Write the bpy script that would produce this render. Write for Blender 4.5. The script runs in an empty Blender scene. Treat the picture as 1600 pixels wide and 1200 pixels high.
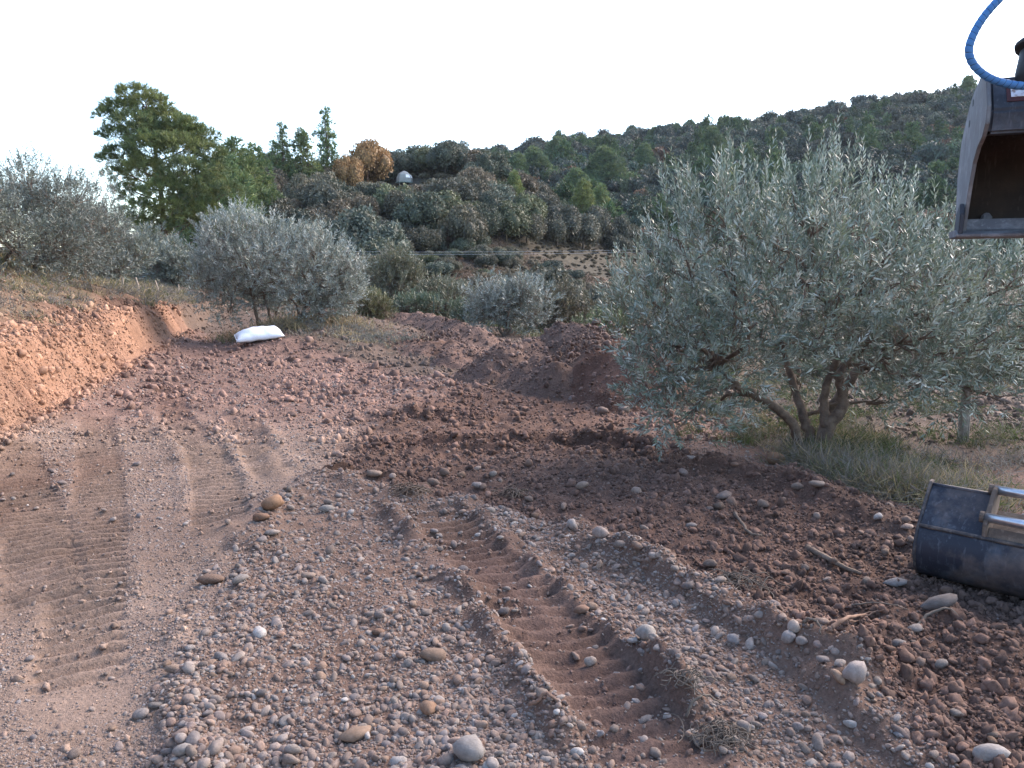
import bpy, math, random
import numpy as np
from mathutils import Vector, Matrix, noise as mnoise

# ------------------------------------------------------------------ camera, world, sun, exposure
scn = bpy.context.scene
COL = scn.collection
PITCH = math.atan(170 / 1200.0)
CAMZ = 1.65
cam = bpy.data.cameras.new("camera")
cam.lens = 27.0
cam.sensor_width = 36.0
cam.clip_start = 0.05
cam.clip_end = 3000
camo = bpy.data.objects.new("camera", cam)
COL.objects.link(camo)
camo.location = (0, 0, CAMZ)
camo.rotation_euler = (math.pi / 2 - PITCH, 0, 0)
scn.camera = camo

SUN_EL, SUN_AZ = math.radians(36), math.radians(54)      # azimuth clockwise from +Y
world = bpy.data.worlds.new("World")
scn.world = world
world.use_nodes = True
wn = world.node_tree
sky = wn.nodes.new("ShaderNodeTexSky")
sky.sky_type = 'NISHITA'
sky.sun_disc = False
sky.sun_elevation = SUN_EL
sky.sun_rotation = SUN_AZ
sky.air_density = 1.0
sky.dust_density = 1.0
sky.ozone_density = 1.0
bg = wn.nodes["Background"]
bg.inputs["Strength"].default_value = 0.14
wn.links.new(sky.outputs[0], bg.inputs[0])

sl = bpy.data.lights.new("sun", 'SUN')
sl.energy = 2.0
sl.angle = math.radians(45)
sl.color = (1.0, 0.83, 0.71)
so = bpy.data.objects.new("sun", sl)
COL.objects.link(so)
sd = Vector((math.sin(SUN_AZ) * math.cos(SUN_EL), math.cos(SUN_AZ) * math.cos(SUN_EL), math.sin(SUN_EL)))
so.rotation_euler = sd.to_track_quat('Z', 'Y').to_euler()
so.location = sd * 50

scn.view_settings.view_transform = 'Standard'
scn.view_settings.look = 'None'
scn.view_settings.exposure = 1.95
scn.view_settings.gamma = 1.0
scn.render.engine = 'CYCLES'
scn.cycles.use_denoising = True
scn.cycles.max_bounces = 5
scn.cycles.diffuse_bounces = 2
scn.cycles.transparent_max_bounces = 4

rng = np.random.default_rng(7)
random.seed(7)

# ------------------------------------------------------------------ pixel helpers (1600x1200 photograph)
F = 1200.0
cp, sp = math.cos(PITCH), math.sin(PITCH)


def ray(px, py):
    u, v = (px - 800) / F, (600 - py) / F
    return np.array([u, cp + v * sp, -sp + v * cp])


def G(px, py, z=0.0):
    d = ray(px, py)
    t = (z - CAMZ) / d[2]
    return np.array([d[0] * t, d[1] * t, z])


def AT(px, py, y):
    """point on the pixel's ray at distance y"""
    d = ray(px, py)
    t = y / d[1]
    return np.array([d[0] * t, y, CAMZ + d[2] * t])


def to_px(x, y, z):
    a = y * cp - (z - CAMZ) * sp
    b = y * sp + (z - CAMZ) * cp
    a = np.maximum(a, 0.05)
    return 800 + F * x / a, 600 - F * b / a


# ------------------------------------------------------------------ noise
def _hash(ix, iy, seed):
    h = (ix.astype(np.int64) * 374761393 + iy.astype(np.int64) * 668265263 + seed * 1442695041) & 0xFFFFFFFF
    h = ((h ^ (h >> 13)) * 1274126177) & 0xFFFFFFFF
    h = h ^ (h >> 16)
    return (h & 0xFFFFFF) / float(0xFFFFFF)


def vnoise(x, y, seed=0):
    ix, iy = np.floor(x), np.floor(y)
    fx, fy = x - ix, y - iy
    fx, fy = fx * fx * (3 - 2 * fx), fy * fy * (3 - 2 * fy)
    a, b = _hash(ix, iy, seed), _hash(ix + 1, iy, seed)
    c, d = _hash(ix, iy + 1, seed), _hash(ix + 1, iy + 1, seed)
    return (a + (b - a) * fx) * (1 - fy) + (c + (d - c) * fx) * fy


def fbm(x, y, scale, octs=4, seed=0, gain=0.5):
    s, amp, tot = 0, 1.0, 0.0
    f = 1.0 / scale
    for o in range(octs):
        s = s + amp * vnoise(x * f + o * 17.3, y * f - o * 9.1, seed + o)
        tot += amp
        amp *= gain
        f *= 2.03
    return s / tot * 2 - 1


def sstep(a, b, x):
    t = np.clip((x - a) / (b - a), 0, 1)
    return t * t * (3 - 2 * t)


def in_poly(px, py, poly):
    inside = np.zeros(px.shape, bool)
    n = len(poly)
    for i in range(n):
        x1, y1 = poly[i]
        x2, y2 = poly[(i + 1) % n]
        c = ((y1 > py) != (y2 > py)) & (px < (x2 - x1) * (py - y1) / (y2 - y1 + 1e-9) + x1)
        inside ^= c
    return inside


def poly_dist(x, y, pts):
    """distance, signed side, arc length to a polyline"""
    best = np.full(x.shape, 1e9)
    side = np.zeros(x.shape)
    arc = np.zeros(x.shape)
    endf = np.zeros(x.shape)
    acc = 0.0
    total = sum(math.dist(pts[i], pts[i + 1]) for i in range(len(pts) - 1))
    for i in range(len(pts) - 1):
        ax, ay = pts[i]
        bx, by = pts[i + 1]
        dx, dy = bx - ax, by - ay
        L2 = dx * dx + dy * dy
        L = math.sqrt(L2)
        t = np.clip(((x - ax) * dx + (y - ay) * dy) / L2, 0, 1)
        ex, ey = x - ax - t * dx, y - ay - t * dy
        d = np.sqrt(ex * ex + ey * ey)
        m = d < best
        best = np.where(m, d, best)
        side = np.where(m, np.sign(dx * ey - dy * ex), side)
        arc = np.where(m, acc + t * L, arc)
        acc += L
    return best, side, arc, total


# ------------------------------------------------------------------ terrain
R_MID = np.array([(-900, 400), (150, 385), (270, 345), (330, 315), (380, 302), (470, 288), (540, 285), (620, 278), (700, 272), (760, 287), (830, 325),
                  (900, 365), (960, 388), (1040, 410), (1150, 425), (1500, 440), (2600, 440)], float)
R_FAR = np.array([(-900, 400), (400, 380), (560, 330), (650, 270), (720, 255), (850, 235), (1000, 222), (1100, 205), (1300, 182), (1500, 160),
                  (1600, 148), (1800, 135), (2600, 130)], float)
D_MID, D_FAR = 120.0, 300.0


def tanel(py):
    v = (600 - py) / F
    return (v * cp - sp) / (cp + v * sp)


EDGE = [(9.0, 11.0), (4.5, 10.8), (2.6, 11.8), (0.6, 18.5), (-1.5, 25.0), (-4.0, 31.0), (-14.0, 44.0), (-40, 70)]


def H_base(x, y):
    yy = np.maximum(y, 1.0)
    xb = -3.0 - 0.28 * y + 0.12 * fbm(x * 0 + 3.1, y, 2.6, 2, 11) + 0.13 * fbm(x * .3, y, 0.45, 4, 12)
    s = xb - x
    hb = 1.12 - 0.25 * sstep(14, 28, y) - 0.6 * sstep(36, 50, y)
    hb = hb * (1 + 0.12 * fbm(x, y, 3.0, 2, 15))
    up = np.interp(y, [0, 15, 25, 60], [0.34, 0.33, 0.19, 0.10])
    bank = hb * (0.88 * sstep(-0.06, 0.50, s) + 0.12 * sstep(0.4, 1.5, s)) + up * np.clip(s - 0.75, 0, 9) + 0.05 * np.clip(s - 9.75, 0, 30)
    bank = bank + 0.10 * fbm(x, y, 0.28, 4, 17, .6) * sstep(-.1, .2, s) * (1 - .6 * sstep(1.0, 1.8, s))
    bank = bank + (0.07 * fbm(x, y, 0.11, 3, 18, .65) + 0.06 * fbm(x * .25, y * 1.6, 0.16, 3, 19, .6)) * sstep(0, .2, s) * (1 - sstep(.9, 1.5, s))
    foot = 0.10 * np.exp(-((s + 0.15) / 0.35) ** 2)
    z = bank + foot * sstep(2, 6, y)
    # raised island of ground between the two tracks
    e = np.sqrt(((x + 4.6 + 0.12 * (y - 20)) / 2.5) ** 2 + ((y - 20.0) / 6.0) ** 2)
    z = z + 0.38 * (1 - sstep(0.35, 1.05, e + 0.10 * fbm(x, y, 0.9, 2, 21)))
    # fall-off towards the valley on the right and beyond
    d, side, arc, _ = poly_dist(x, y, EDGE)
    sd_ = np.where(side < 0, d, -d)
    z = z - 0.26 * np.clip(sd_, 0, 26) * sstep(0, 2.5, sd_)
    # gentle right-hand shoulder
    z = z - 0.03 * np.clip(x - 5, 0, 20)
    z = z + 0.10 * fbm(x, y, 5.0, 3, 31) * sstep(6, 14, yy) + 0.03 * fbm(x, y, 1.7, 3, 32)
    return z


def H_hill(x, y):
    yy = np.maximum(y, 20.0)
    px = 800 + F * cp * x / yy
    rm = CAMZ + tanel(np.interp(px, R_MID[:, 0], R_MID[:, 1])) * D_MID
    t = np.clip((y - 48) / (D_MID - 48), 0, 1.0)
    zm = -6 + (rm + 6) * (0.12 * t + 0.88 * t ** 0.92)
    zm = np.where(y > D_MID, rm - 0.15 * (y - D_MID), zm) + 1.2 * fbm(x, y, 22, 3, 41) * sstep(48, 75, y)
    zm = np.where(y < 48, -6 - 0.2 * (48 - y), zm)
    rf = CAMZ + tanel(np.interp(px, R_FAR[:, 0], R_FAR[:, 1])) * D_FAR
    t = np.clip((y - 105) / (D_FAR - 105), 0, 1.0)
    zf = -8 + (rf + 8) * t ** 0.88
    zf = np.where(y > D_FAR, rf - 0.10 * (y - D_FAR), zf) + 3.0 * fbm(x, y, 45, 3, 43) * sstep(110, 150, y)
    zf = np.where(y < 105, -12 - 0.2 * (105 - y), zf)
    return np.maximum(np.maximum(zm, zf), -14)


def H_land(x, y):
    a, b = H_base(x, y), H_hill(x, y)
    k = 1.5
    h = np.clip(0.5 + 0.5 * (a - b) / k, 0, 1)
    return b + (a - b) * h + k * h * (1 - h)


def gp(pts):
    return [tuple(G(px, py)[:2]) for px, py in pts]


# crawler tracks: centre line (pixels), width, depth, cleat pitch, side ridge height, cleat strength
TRACKS = [
    (gp([(655, 788), (760, 885), (862, 995), (968, 1115), (1080, 1260)]), 0.44, 0.046, 0.115, 0.040, 1.05),
    (gp([(795, 808), (895, 878), (1010, 950), (1130, 1040), (1290, 1190), (1400, 1300)]), 0.48, 0.036, 0.115, 0.045, 0.35),
    (gp([(20, 700), (45, 790), (62, 860), (70, 960)]), 0.40, 0.040, 0.110, 0.006, 1.3),
    (gp([(148, 650), (155, 740), (150, 830), (130, 960), (120, 1100)]), 0.34, 0.036, 0.110, 0.006, 1.2),
    (gp([(262, 600), (272, 650), (318, 700), (340, 760), (348, 830)]), 0.36, 0.042, 0.120, 0.018, 1.3),
    (gp([(375, 650), (400, 700), (425, 740)]), 0.34, 0.040, 0.120, 0.015, 1.2),
    (gp([(560, 654), (640, 650), (740, 648)]), 0.34, 0.05, 0.16, 0.04, 1.0),
    (gp([(600, 700), (700, 692), (830, 688), (960, 692), (1030, 705)]), 0.36, 0.06, 0.16, 0.045, 1.0),
    (gp([(430, 612), (560, 604), (700, 610)]), 0.40, 0.05, 0.18, 0.03, 0.9),
]
RIDGES = [  # loose windrows: polyline, half width, height
    (gp([(372, 880), (400, 815), (440, 780), (510, 750), (590, 768), (690, 785)]), 0.22, 0.055),
    (gp([(283, 985), (272, 1060), (285, 1130), (290, 1230)]), 0.11, 0.045),
    (gp([(880, 828), (950, 868), (1090, 922), (1240, 1003), (1400, 1112), (1500, 1190)]), 0.14, 0.085),
    (gp([(612, 800), (700, 900), (800, 1022), (890, 1140)]), 0.10, 0.035),
    (gp([(1130, 735), (1230, 755), (1340, 800), (1420, 850)]), 0.25, 0.10),
    (gp([(1330, 1010), (1450, 985), (1600, 1030)]), 0.25, 0.06),
    (gp([(505, 745), (560, 742), (600, 748)]), 0.14, 0.07),
    (gp([(395, 650), (420, 690), (440, 740)]), 0.12, 0.04),
]
P_GRAVEL = [(372, 880), (400, 810), (440, 780), (510, 748), (600, 765), (720, 780), (890, 826), (1000, 880), (1130, 940), (1300, 1045), (1420, 1120),
            (1560, 1260), (240, 1260), (262, 1080), (330, 1000)]
P_SOIL = [(600, 765), (520, 742), (540, 690), (600, 640), (720, 600), (900, 610), (1000, 680), (1100, 720), (1330, 770), (1500, 830), (1700, 900), (1900, 1300),
          (1560, 1260), (1420, 1120), (1300, 1045), (1130, 940), (1000, 880), (890, 826), (720, 780)]


def masks(x, y):
    front = y > 1.2
    g = np.zeros(x.shape)
    s = np.zeros(x.shape)
    k = np.clip(y / 5.0, 0.6, 3.0)
    for i in range(5):
        a1, a2 = fbm(x, y, 0.35 + 0.22 * i, 3, 61 + 4 * i), fbm(x, y, 0.35 + 0.22 * i, 3, 63 + 4 * i)
        px, py = to_px(x + (0.14 + .10 * i) * k * a1, y + (0.14 + .14 * i) * k * a2, 0 * x)
        g += in_poly(px, py, P_GRAVEL) & front
        s += in_poly(px, py, P_SOIL) & front
    return g / 5, s / 5, px, py


def H_full(x, y):
    z = H_land(x, y)
    near = (y > 1.0) & (y < 16) & (np.abs(x) < 9)
    if near.any():
        xs, ys = x[near], y[near]
        dz = np.zeros(xs.shape)
        wx = xs + 0.018 * fbm(xs, ys, 0.30, 3, 71)
        wy = ys + 0.018 * fbm(xs, ys, 0.30, 3, 72)
        for pts, w, dep, pitch, rid, cl in TRACKS:
            xa = np.array(pts)
            box = (wx > xa[:, 0].min() - w * 1.5) & (wx < xa[:, 0].max() + w * 1.5) & (wy > xa[:, 1].min() - w * 1.5) & (wy < xa[:, 1].max() + w * 1.5)
            if not box.any():
                continue
            d, side, arc, tot = poly_dist(wx[box], wy[box], pts)
            fade = sstep(0, 0.3, arc) * sstep(0, 0.3, tot - arc) * (0.75 + 0.5 * vnoise(wx[box] * 2.1, wy[box] * 2.1, 75))
            ins = 1 - sstep(w / 2 - 0.035, w / 2 + 0.02, d)
            ph = (arc / pitch) % 1.0
            bar = sstep(0.0, 0.14, ph) * (1 - sstep(0.42, 0.58, ph))
            bar = bar * np.clip(.55 + .45 * vnoise(wx[box] * 6, wy[box] * 6, 76) + .5 * fbm(wx[box], wy[box], .8, 2, 79), 0.1, 1.25)
            h = ins * (-dep + cl * 0.040 * bar) + rid * np.exp(-((d - w / 2 - 0.06) / 0.055) ** 2) * np.clip(2.2 * vnoise(wx[box] * 5, wy[box] * 5, 77) + .9 * fbm(wx[box], wy[box], .12, 3, 74) - .25, 0, 2.2)
            dz[box] += h * fade
        for pts, hw, hh in RIDGES:
            d, side, arc, tot = poly_dist(wx, wy, pts)
            dz += hh * np.exp(-(d / hw) ** 2) * np.clip(0.2 + 1.5 * vnoise(wx * 4, wy * 4, 78) + .8 * fbm(wx, wy, .14, 3, 73), .1, 2) * np.where((arc <= 0) | (arc >= tot), 0.8, 1)
        g, s, _, _ = masks(xs, ys)
        dz += 0.03 * g
        rough = 0.009 + 0.020 * g + 0.050 * s
        dz += rough * fbm(xs, ys, 0.15, 4, 81, 0.7) + (0.02 + 0.035 * s) * fbm(xs, ys, 0.6, 3, 83)
        far = sstep(7, 10, ys)
        dz += 0.075 * far * fbm(xs, ys, 0.42, 5, 85, 0.68)
        f = sstep(16, 13, ys) if False else (1 - sstep(13, 16, ys)) * sstep(1.0, 1.6, ys)
        z = z.copy()
        z[near] += dz * f
    mid = (y >= 12) & (y < 60)
    if mid.any():
        z = z.copy()
        z[mid] += 0.10 * fbm(x[mid], y[mid], 0.6, 5, 87, 0.66) * sstep(12, 16, y[mid])
    return z


def HZ(x, y):
    return float(H_full(np.array([float(x)]), np.array([float(y)]))[0])


def GT(px, py):
    """pixel -> point where its ray meets the ground"""
    d = ray(px, py)
    ts = np.concatenate([np.linspace(1.5, 30, 800), np.linspace(30, 200, 600)])
    X, Y, Z = d[0] * ts, d[1] * ts, CAMZ + d[2] * ts
    below = np.where(Z < H_full(X, Y))[0]
    i = below[0] if len(below) else len(ts) - 1
    return np.array([X[i], Y[i], float(H_full(X[i:i + 1], Y[i:i + 1])[0])])


# ------------------------------------------------------------------ mesh helpers
def mesh_np(name, V, Fc, col=None, smooth=False, vcol=None):
    V = np.asarray(V, np.float32)
    Fc = np.asarray(Fc, np.int32)
    me = bpy.data.meshes.new(name)
    n, k = Fc.shape
    me.vertices.add(len(V))
    me.vertices.foreach_set("co", V.ravel())
    me.loops.add(n * k)
    me.loops.foreach_set("vertex_index", Fc.ravel())
    me.polygons.add(n)
    me.polygons.foreach_set("loop_start", np.arange(0, n * k, k, dtype=np.int32))
    me.polygons.foreach_set("loop_total", np.full(n, k, np.int32))
    if smooth:
        me.polygons.foreach_set("use_smooth", np.ones(n, bool))
    me.update(calc_edges=True)
    if col is not None:
        a = me.attributes.new("tint", 'FLOAT_COLOR', 'FACE')
        c = np.ones((n, 4), np.float32)
        c[:, :3] = col
        a.data.foreach_set("color", c.ravel())
    if vcol is not None:
        a = me.attributes.new("tint", 'FLOAT_COLOR', 'POINT')
        c = np.ones((len(V), 4), np.float32)
        c[:, :3] = vcol
        a.data.foreach_set("color", c.ravel())
    return me


def obj(name, me, mat=None, parent=None, loc=None, rot=None, scale=None):
    o = bpy.data.objects.new(name, me)
    COL.objects.link(o)
    if mat is not None and me is not None and len(me.materials) == 0:
        me.materials.append(mat)
    if parent is not None:
        o.parent = parent
    if loc is not None:
        o.location = [float(v) for v in loc]
    if rot is not None:
        o.rotation_euler = rot
    if scale is not None:
        o.scale = scale if hasattr(scale, '__len__') else (scale,) * 3
    return o


def tag(o, label=None, cat=None, group=None, kind=None):
    if label: o["label"] = label
    if cat: o["category"] = cat
    if group: o["group"] = group
    if kind: o["kind"] = kind
    return o


def empty(name, loc, label, cat, group=None, rz=0.0, scale=1.0):
    o = bpy.data.objects.new(name, None)
    COL.objects.link(o)
    o.location = [float(v) for v in loc]
    o.rotation_euler = (0, 0, rz)
    o.scale = scale if hasattr(scale, '__len__') else (scale,) * 3
    o.empty_display_size = 0.2
    return tag(o, label, cat, group)


def copy_tree(o, parent=None):
    c = o.copy()
    COL.objects.link(c)
    c.parent = parent
    for ch in list(o.children):
        copy_tree(ch, c)
    return c


class MB:
    """collects polygons of any size"""
    def __init__(self):
        self.v, self.f, self.s = [], [], []

    def add(self, V, Fs, smooth=False):
        b = len(self.v)
        self.v += [tuple(map(float, p)) for p in V]
        self.f += [tuple(int(i) + b for i in f) for f in Fs]
        self.s += [smooth] * len(Fs)
        return self

    def box(self, c, size, rot=None):
        hx, hy, hz = [s / 2 for s in size]
        P = [Vector((sx * hx, sy * hy, sz * hz)) for sz in (-1, 1) for sy in (-1, 1) for sx in (-1, 1)]
        if rot is not None:
            P = [rot @ p for p in P]
        P = [p + Vector(c) for p in P]
        return self.add(P, [(0, 2, 3, 1), (4, 5, 7, 6), (0, 1, 5, 4), (2, 6, 7, 3), (0, 4, 6, 2), (1, 3, 7, 5)])

    def tube(self, pts, radii, sides=8, caps=True, smooth=True):
        V, Fs = tube_arrays(pts, radii, sides)
        self.add(V, Fs, smooth)
        if caps:
            n = len(pts)
            b = len(self.v) - n * sides
            self.f.append(tuple(b + i for i in reversed(range(sides)))); self.s.append(False)
            self.f.append(tuple(b + (n - 1) * sides + i for i in range(sides))); self.s.append(False)
        return self

    def prism(self, prof, a0, a1, fn):
        """extrude a closed profile [(b,z)] from a0 to a1; fn maps (a,b,z) to a point"""
        n = len(prof)
        V = [fn(a0, b, z) for b, z in prof] + [fn(a1, b, z) for b, z in prof]
        Fs = [tuple(range(n - 1, -1, -1)), tuple(range(n, 2 * n))]
        Fs += [(i, (i + 1) % n, n + (i + 1) % n, n + i) for i in range(n)]
        return self.add(V, Fs)

    def mesh(self, name, bevel=0.0):
        me = bpy.data.meshes.new(name)
        me.from_pydata(self.v, [], self.f)
        me.polygons.foreach_set("use_smooth", np.array(self.s, bool))
        me.update()
        import bmesh
        bm = bmesh.new()
        bm.from_mesh(me)
        bmesh.ops.recalc_face_normals(bm, faces=bm.faces)
        if bevel:
            bmesh.ops.remove_doubles(bm, verts=bm.verts, dist=1e-5)
            bmesh.ops.bevel(bm, geom=[e for e in bm.edges if e.is_manifold and e.calc_face_angle(0) > 0.5], offset=bevel, segments=2, affect='EDGES')
        bm.to_mesh(me)
        bm.free()
        return me

    def build(self, name, mat, parent=None, bevel=0.0, **kw):
        return obj(name, self.mesh(name, bevel), mat, parent, **kw)


def tube_arrays(pts, radii, sides):
    pts = [Vector(p) for p in pts]
    V, Fs = [], []
    t0 = (pts[1] - pts[0]).normalized()
    ref = Vector((0, 0, 1)) if abs(t0.z) < 0.9 else Vector((1, 0, 0))
    n = t0.cross(ref).normalized()
    for i, p in enumerate(pts):
        t = (pts[min(i + 1, len(pts) - 1)] - pts[max(i - 1, 0)]).normalized()
        n = (n - t * n.dot(t)).normalized()
        b = t.cross(n)
        for k in range(sides):
            a = 2 * math.pi * k / sides
            V.append(p + (n * math.cos(a) + b * math.sin(a)) * radii[i])
    for i in range(len(pts) - 1):
        for k in range(sides):
            a, b_ = i * sides + k, i * sides + (k + 1) % sides
            Fs.append((a, b_, b_ + sides, a + sides))
    return V, Fs


def smooth_path(ctrl, n=6, jit=0.0, rnd=random):
    """Catmull-Rom through the control points (each x,y,z,r)"""
    c = [np.array(p, float) for p in ctrl]
    c = [2 * c[0] - c[1]] + c + [2 * c[-1] - c[-2]]
    out = []
    for i in range(1, len(c) - 2):
        for k in range(n):
            t = k / n
            p = 0.5 * ((2 * c[i]) + (-c[i - 1] + c[i + 1]) * t + (2 * c[i - 1] - 5 * c[i] + 4 * c[i + 1] - c[i + 2]) * t * t +
                       (-c[i - 1] + 3 * c[i] - 3 * c[i + 1] + c[i + 2]) * t ** 3)
            out.append(p)
    out.append(c[-2])
    out = np.array(out)
    if jit:
        out[1:-1, :3] += np.array([[rnd.gauss(0, jit) for _ in range(3)] for _ in range(len(out) - 2)])
    return out[:, :3], np.maximum(out[:, 3], 0.0015)


def norm(v):
    return v / np.maximum(np.linalg.norm(v, axis=-1, keepdims=True), 1e-9)


def leaf_arrays(P, D, L, W, N=None, fold=0.15, bend=0.0):
    """lens-shaped leaves at P along D; one quad each"""
    n = len(P)
    D = norm(D)
    if N is None:
        N = rng.normal(size=(n, 3))
    S = norm(np.cross(D, N))
    U = np.cross(S, D)
    L = np.broadcast_to(np.asarray(L, float).reshape(-1, 1), (n, 1))
    W = np.broadcast_to(np.asarray(W, float).reshape(-1, 1), (n, 1))
    m = P + D * L * 0.45
    V = np.stack([P, m + S * W * 0.5 + U * W * fold, P + D * L - U * L * bend, m - S * W * 0.5 + U * W * fold], 1).reshape(-1, 3)
    Fc = np.arange(n * 4).reshape(n, 4)
    return V, Fc


# ------------------------------------------------------------------ materials
def new_mat(name):
    m = bpy.data.materials.new(name)
    m.use_nodes = True
    nt = m.node_tree
    b = nt.nodes["Principled BSDF"]
    return m, nt, b


def N(nt, t, **kw):
    n = nt.nodes.new(t)
    for k, v in kw.items():
        setattr(n, k, v)
    return n


def mix_rgb(nt, a, b, fac, mode='MIX'):
    n = N(nt, "ShaderNodeMix", data_type='RGBA', blend_type=mode)
    for sock, val in ((6, a), (7, b), (0, fac)):
        if hasattr(val, 'links') or isinstance(val, bpy.types.NodeSocket):
            nt.links.new(val, n.inputs[sock])
        else:
            n.inputs[sock].default_value = val if sock == 0 else (*val, 1)
    return n.outputs[2]


def noise_tex(nt, scale, detail=6, rough=0.6, coord='Object'):
    tc = N(nt, "ShaderNodeTexCoord")
    n = N(nt, "ShaderNodeTexNoise")
    n.inputs["Scale"].default_value = scale
    n.inputs["Detail"].default_value = detail
    n.inputs["Roughness"].default_value = rough
    nt.links.new(tc.outputs[coord], n.inputs["Vector"])
    return n.outputs["Fac"]


def ramp(nt, fac, stops):
    r = N(nt, "ShaderNodeValToRGB")
    els = r.color_ramp.elements
    while len(els) < len(stops):
        els.new(0.5)
    for e, (p, c) in zip(els, stops):
        e.position = p
        e.color = (*c, 1) if len(c) == 3 else c
    nt.links.new(fac, r.inputs[0])
    return r.outputs[0]


def bump(nt, b, fac, strength, dist):
    n = N(nt, "ShaderNodeBump")
    n.inputs["Strength"].default_value = strength
    n.inputs["Distance"].default_value = dist
    nt.links.new(fac, n.inputs["Height"])
    nt.links.new(n.outputs[0], b.inputs["Normal"])
    return n


def soil_mat(name, fine=60, bdist=0.012):
    m, nt, b = new_mat(name)
    at = N(nt, "ShaderNodeAttribute", attribute_name="tint")
    n1 = noise_tex(nt, fine, 8, 0.7)
    n2 = noise_tex(nt, 2.3, 5, 0.6)
    v = ramp(nt, n1, [(0.3, (0.62, 0.62, 0.62)), (0.55, (1, 1, 1)), (0.75, (1.35, 1.33, 1.3))])
    v2 = ramp(nt, n2, [(0.3, (0.82, 0.80, 0.78)), (0.7, (1.15, 1.15, 1.15))])
    c = mix_rgb(nt, at.outputs["Color"], v, 1.0, 'MULTIPLY')
    c = mix_rgb(nt, c, v2, 1.0, 'MULTIPLY')
    nt.links.new(c, b.inputs["Base Color"])
    b.inputs["Roughness"].default_value = 0.95
    b.inputs["Specular IOR Level"].default_value = 0.15
    n3 = noise_tex(nt, fine * .17, 6, 0.7)
    ad = N(nt, "ShaderNodeMath", operation='MULTIPLY_ADD')
    nt.links.new(n3, ad.inputs[0])
    ad.inputs[1].default_value = 2.2
    nt.links.new(n1, ad.inputs[2])
    bump(nt, b, ad.outputs[0], 0.9, bdist)
    return m


def stone_mat(name, speck=True):
    m, nt, b = new_mat(name)
    at = N(nt, "ShaderNodeAttribute", attribute_name="tint", attribute_type='INSTANCER')
    n1 = noise_tex(nt, 1.6, 5, 0.65)
    v = ramp(nt, n1, [(0.3, (0.70, 0.68, 0.66)), (0.6, (1.05, 1.05, 1.05)), (0.8, (1.25, 1.22, 1.2))])
    c = mix_rgb(nt, at.outputs["Color"], v, 1.0, 'MULTIPLY')
    nt.links.new(c, b.inputs["Base Color"])
    b.inputs["Roughness"].default_value = 0.85
    b.inputs["Specular IOR Level"].default_value = 0.25
    bump(nt, b, noise_tex(nt, 9, 5, 0.7), 0.35, 0.05)
    return m


def leaf_mat(name, rough=0.6, spec=0.3, transl=0.2, inst=False, var=0.25):
    m, nt, b = new_mat(name)
    at = N(nt, "ShaderNodeAttribute", attribute_name="tint")
    oi = N(nt, "ShaderNodeObjectInfo")
    hs = N(nt, "ShaderNodeHueSaturation")
    mr = N(nt, "ShaderNodeMapRange")
    mr.inputs[3].default_value = 1 - var
    mr.inputs[4].default_value = 1 + var
    nt.links.new(oi.outputs["Random"], mr.inputs[0])
    nt.links.new(mr.outputs[0], hs.inputs["Value"])
    dk = mix_rgb(nt, at.outputs["Color"], (.8, .8, .8), 1.0, 'MULTIPLY')
    src = dk
    if inst:
        a2 = N(nt, "ShaderNodeAttribute", attribute_name="tone", attribute_type='INSTANCER')
        src = mix_rgb(nt, src, a2.outputs["Color"], 1.0, 'MULTIPLY')
    nt.links.new(src, hs.inputs["Color"])
    nt.links.new(hs.outputs[0], b.inputs["Base Color"])
    b.inputs["Roughness"].default_value = rough
    b.inputs["Specular IOR Level"].default_value = spec
    tr = N(nt, "ShaderNodeBsdfTranslucent")
    nt.links.new(hs.outputs[0], tr.inputs[0])
    mx = N(nt, "ShaderNodeMixShader")
    mx.inputs[0].default_value = transl
    nt.links.new(b.outputs[0], mx.inputs[1])
    nt.links.new(tr.outputs[0], mx.inputs[2])
    nt.links.new(mx.outputs[0], nt.nodes["Material Output"].inputs[0])
    return m


def plain_mat(name, stops, scale=8, rough=0.8, metal=0.0, bdist=0.0, spec=0.3, detail=6):
    m, nt, b = new_mat(name)
    n1 = noise_tex(nt, scale, detail, 0.65)
    nt.links.new(ramp(nt, n1, stops), b.inputs["Base Color"])
    b.inputs["Roughness"].default_value = rough
    b.inputs["Metallic"].default_value = metal
    b.inputs["Specular IOR Level"].default_value = spec
    if bdist:
        bump(nt, b, noise_tex(nt, scale * 3, detail, 0.7), 0.8, bdist)
    return m


M = {}
M['ground'] = soil_mat('soil')
M['hill'] = soil_mat('hill_soil', 1.2, 0.15)
M['pile'] = soil_mat('loose_earth', 45, 0.02)
M['stone'] = stone_mat('pebble_stone')
M['clod'] = stone_mat('clod_earth')
M['olive_leaf'] = leaf_mat('olive_leaves', 0.48, 0.5, 0.15, var=0.05)
M['oak_leaf'] = leaf_mat('oak_leaves', 0.6, 0.3, 0.12, inst=True, var=0.22)
M['pine_leaf'] = leaf_mat('pine_needles', 0.6, 0.25, 0.2, inst=True, var=0.12)
M['grass'] = leaf_mat('grass_blades', 0.7, 0.2, 0.25, var=0.0)
M['bark'] = plain_mat('olive_bark', [(0.3, (0.07, 0.05, 0.04)), (0.55, (0.16, 0.115, 0.085)), (0.8, (0.24, 0.19, 0.15))], 14, 0.9, bdist=0.01)
M['pine_bark'] = plain_mat('pine_bark', [(0.3, (0.08, 0.055, 0.045)), (0.7, (0.20, 0.14, 0.11))], 6, 0.9, bdist=0.03)
M['root'] = plain_mat('root_wood', [(0.3, (0.15, 0.085, 0.055)), (0.7, (0.28, 0.175, 0.125))], 30, 0.85)
M['dry_root'] = plain_mat('dry_root', [(0.3, (0.09, 0.07, 0.055)), (0.7, (0.19, 0.155, 0.125))], 30, 0.9)
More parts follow.
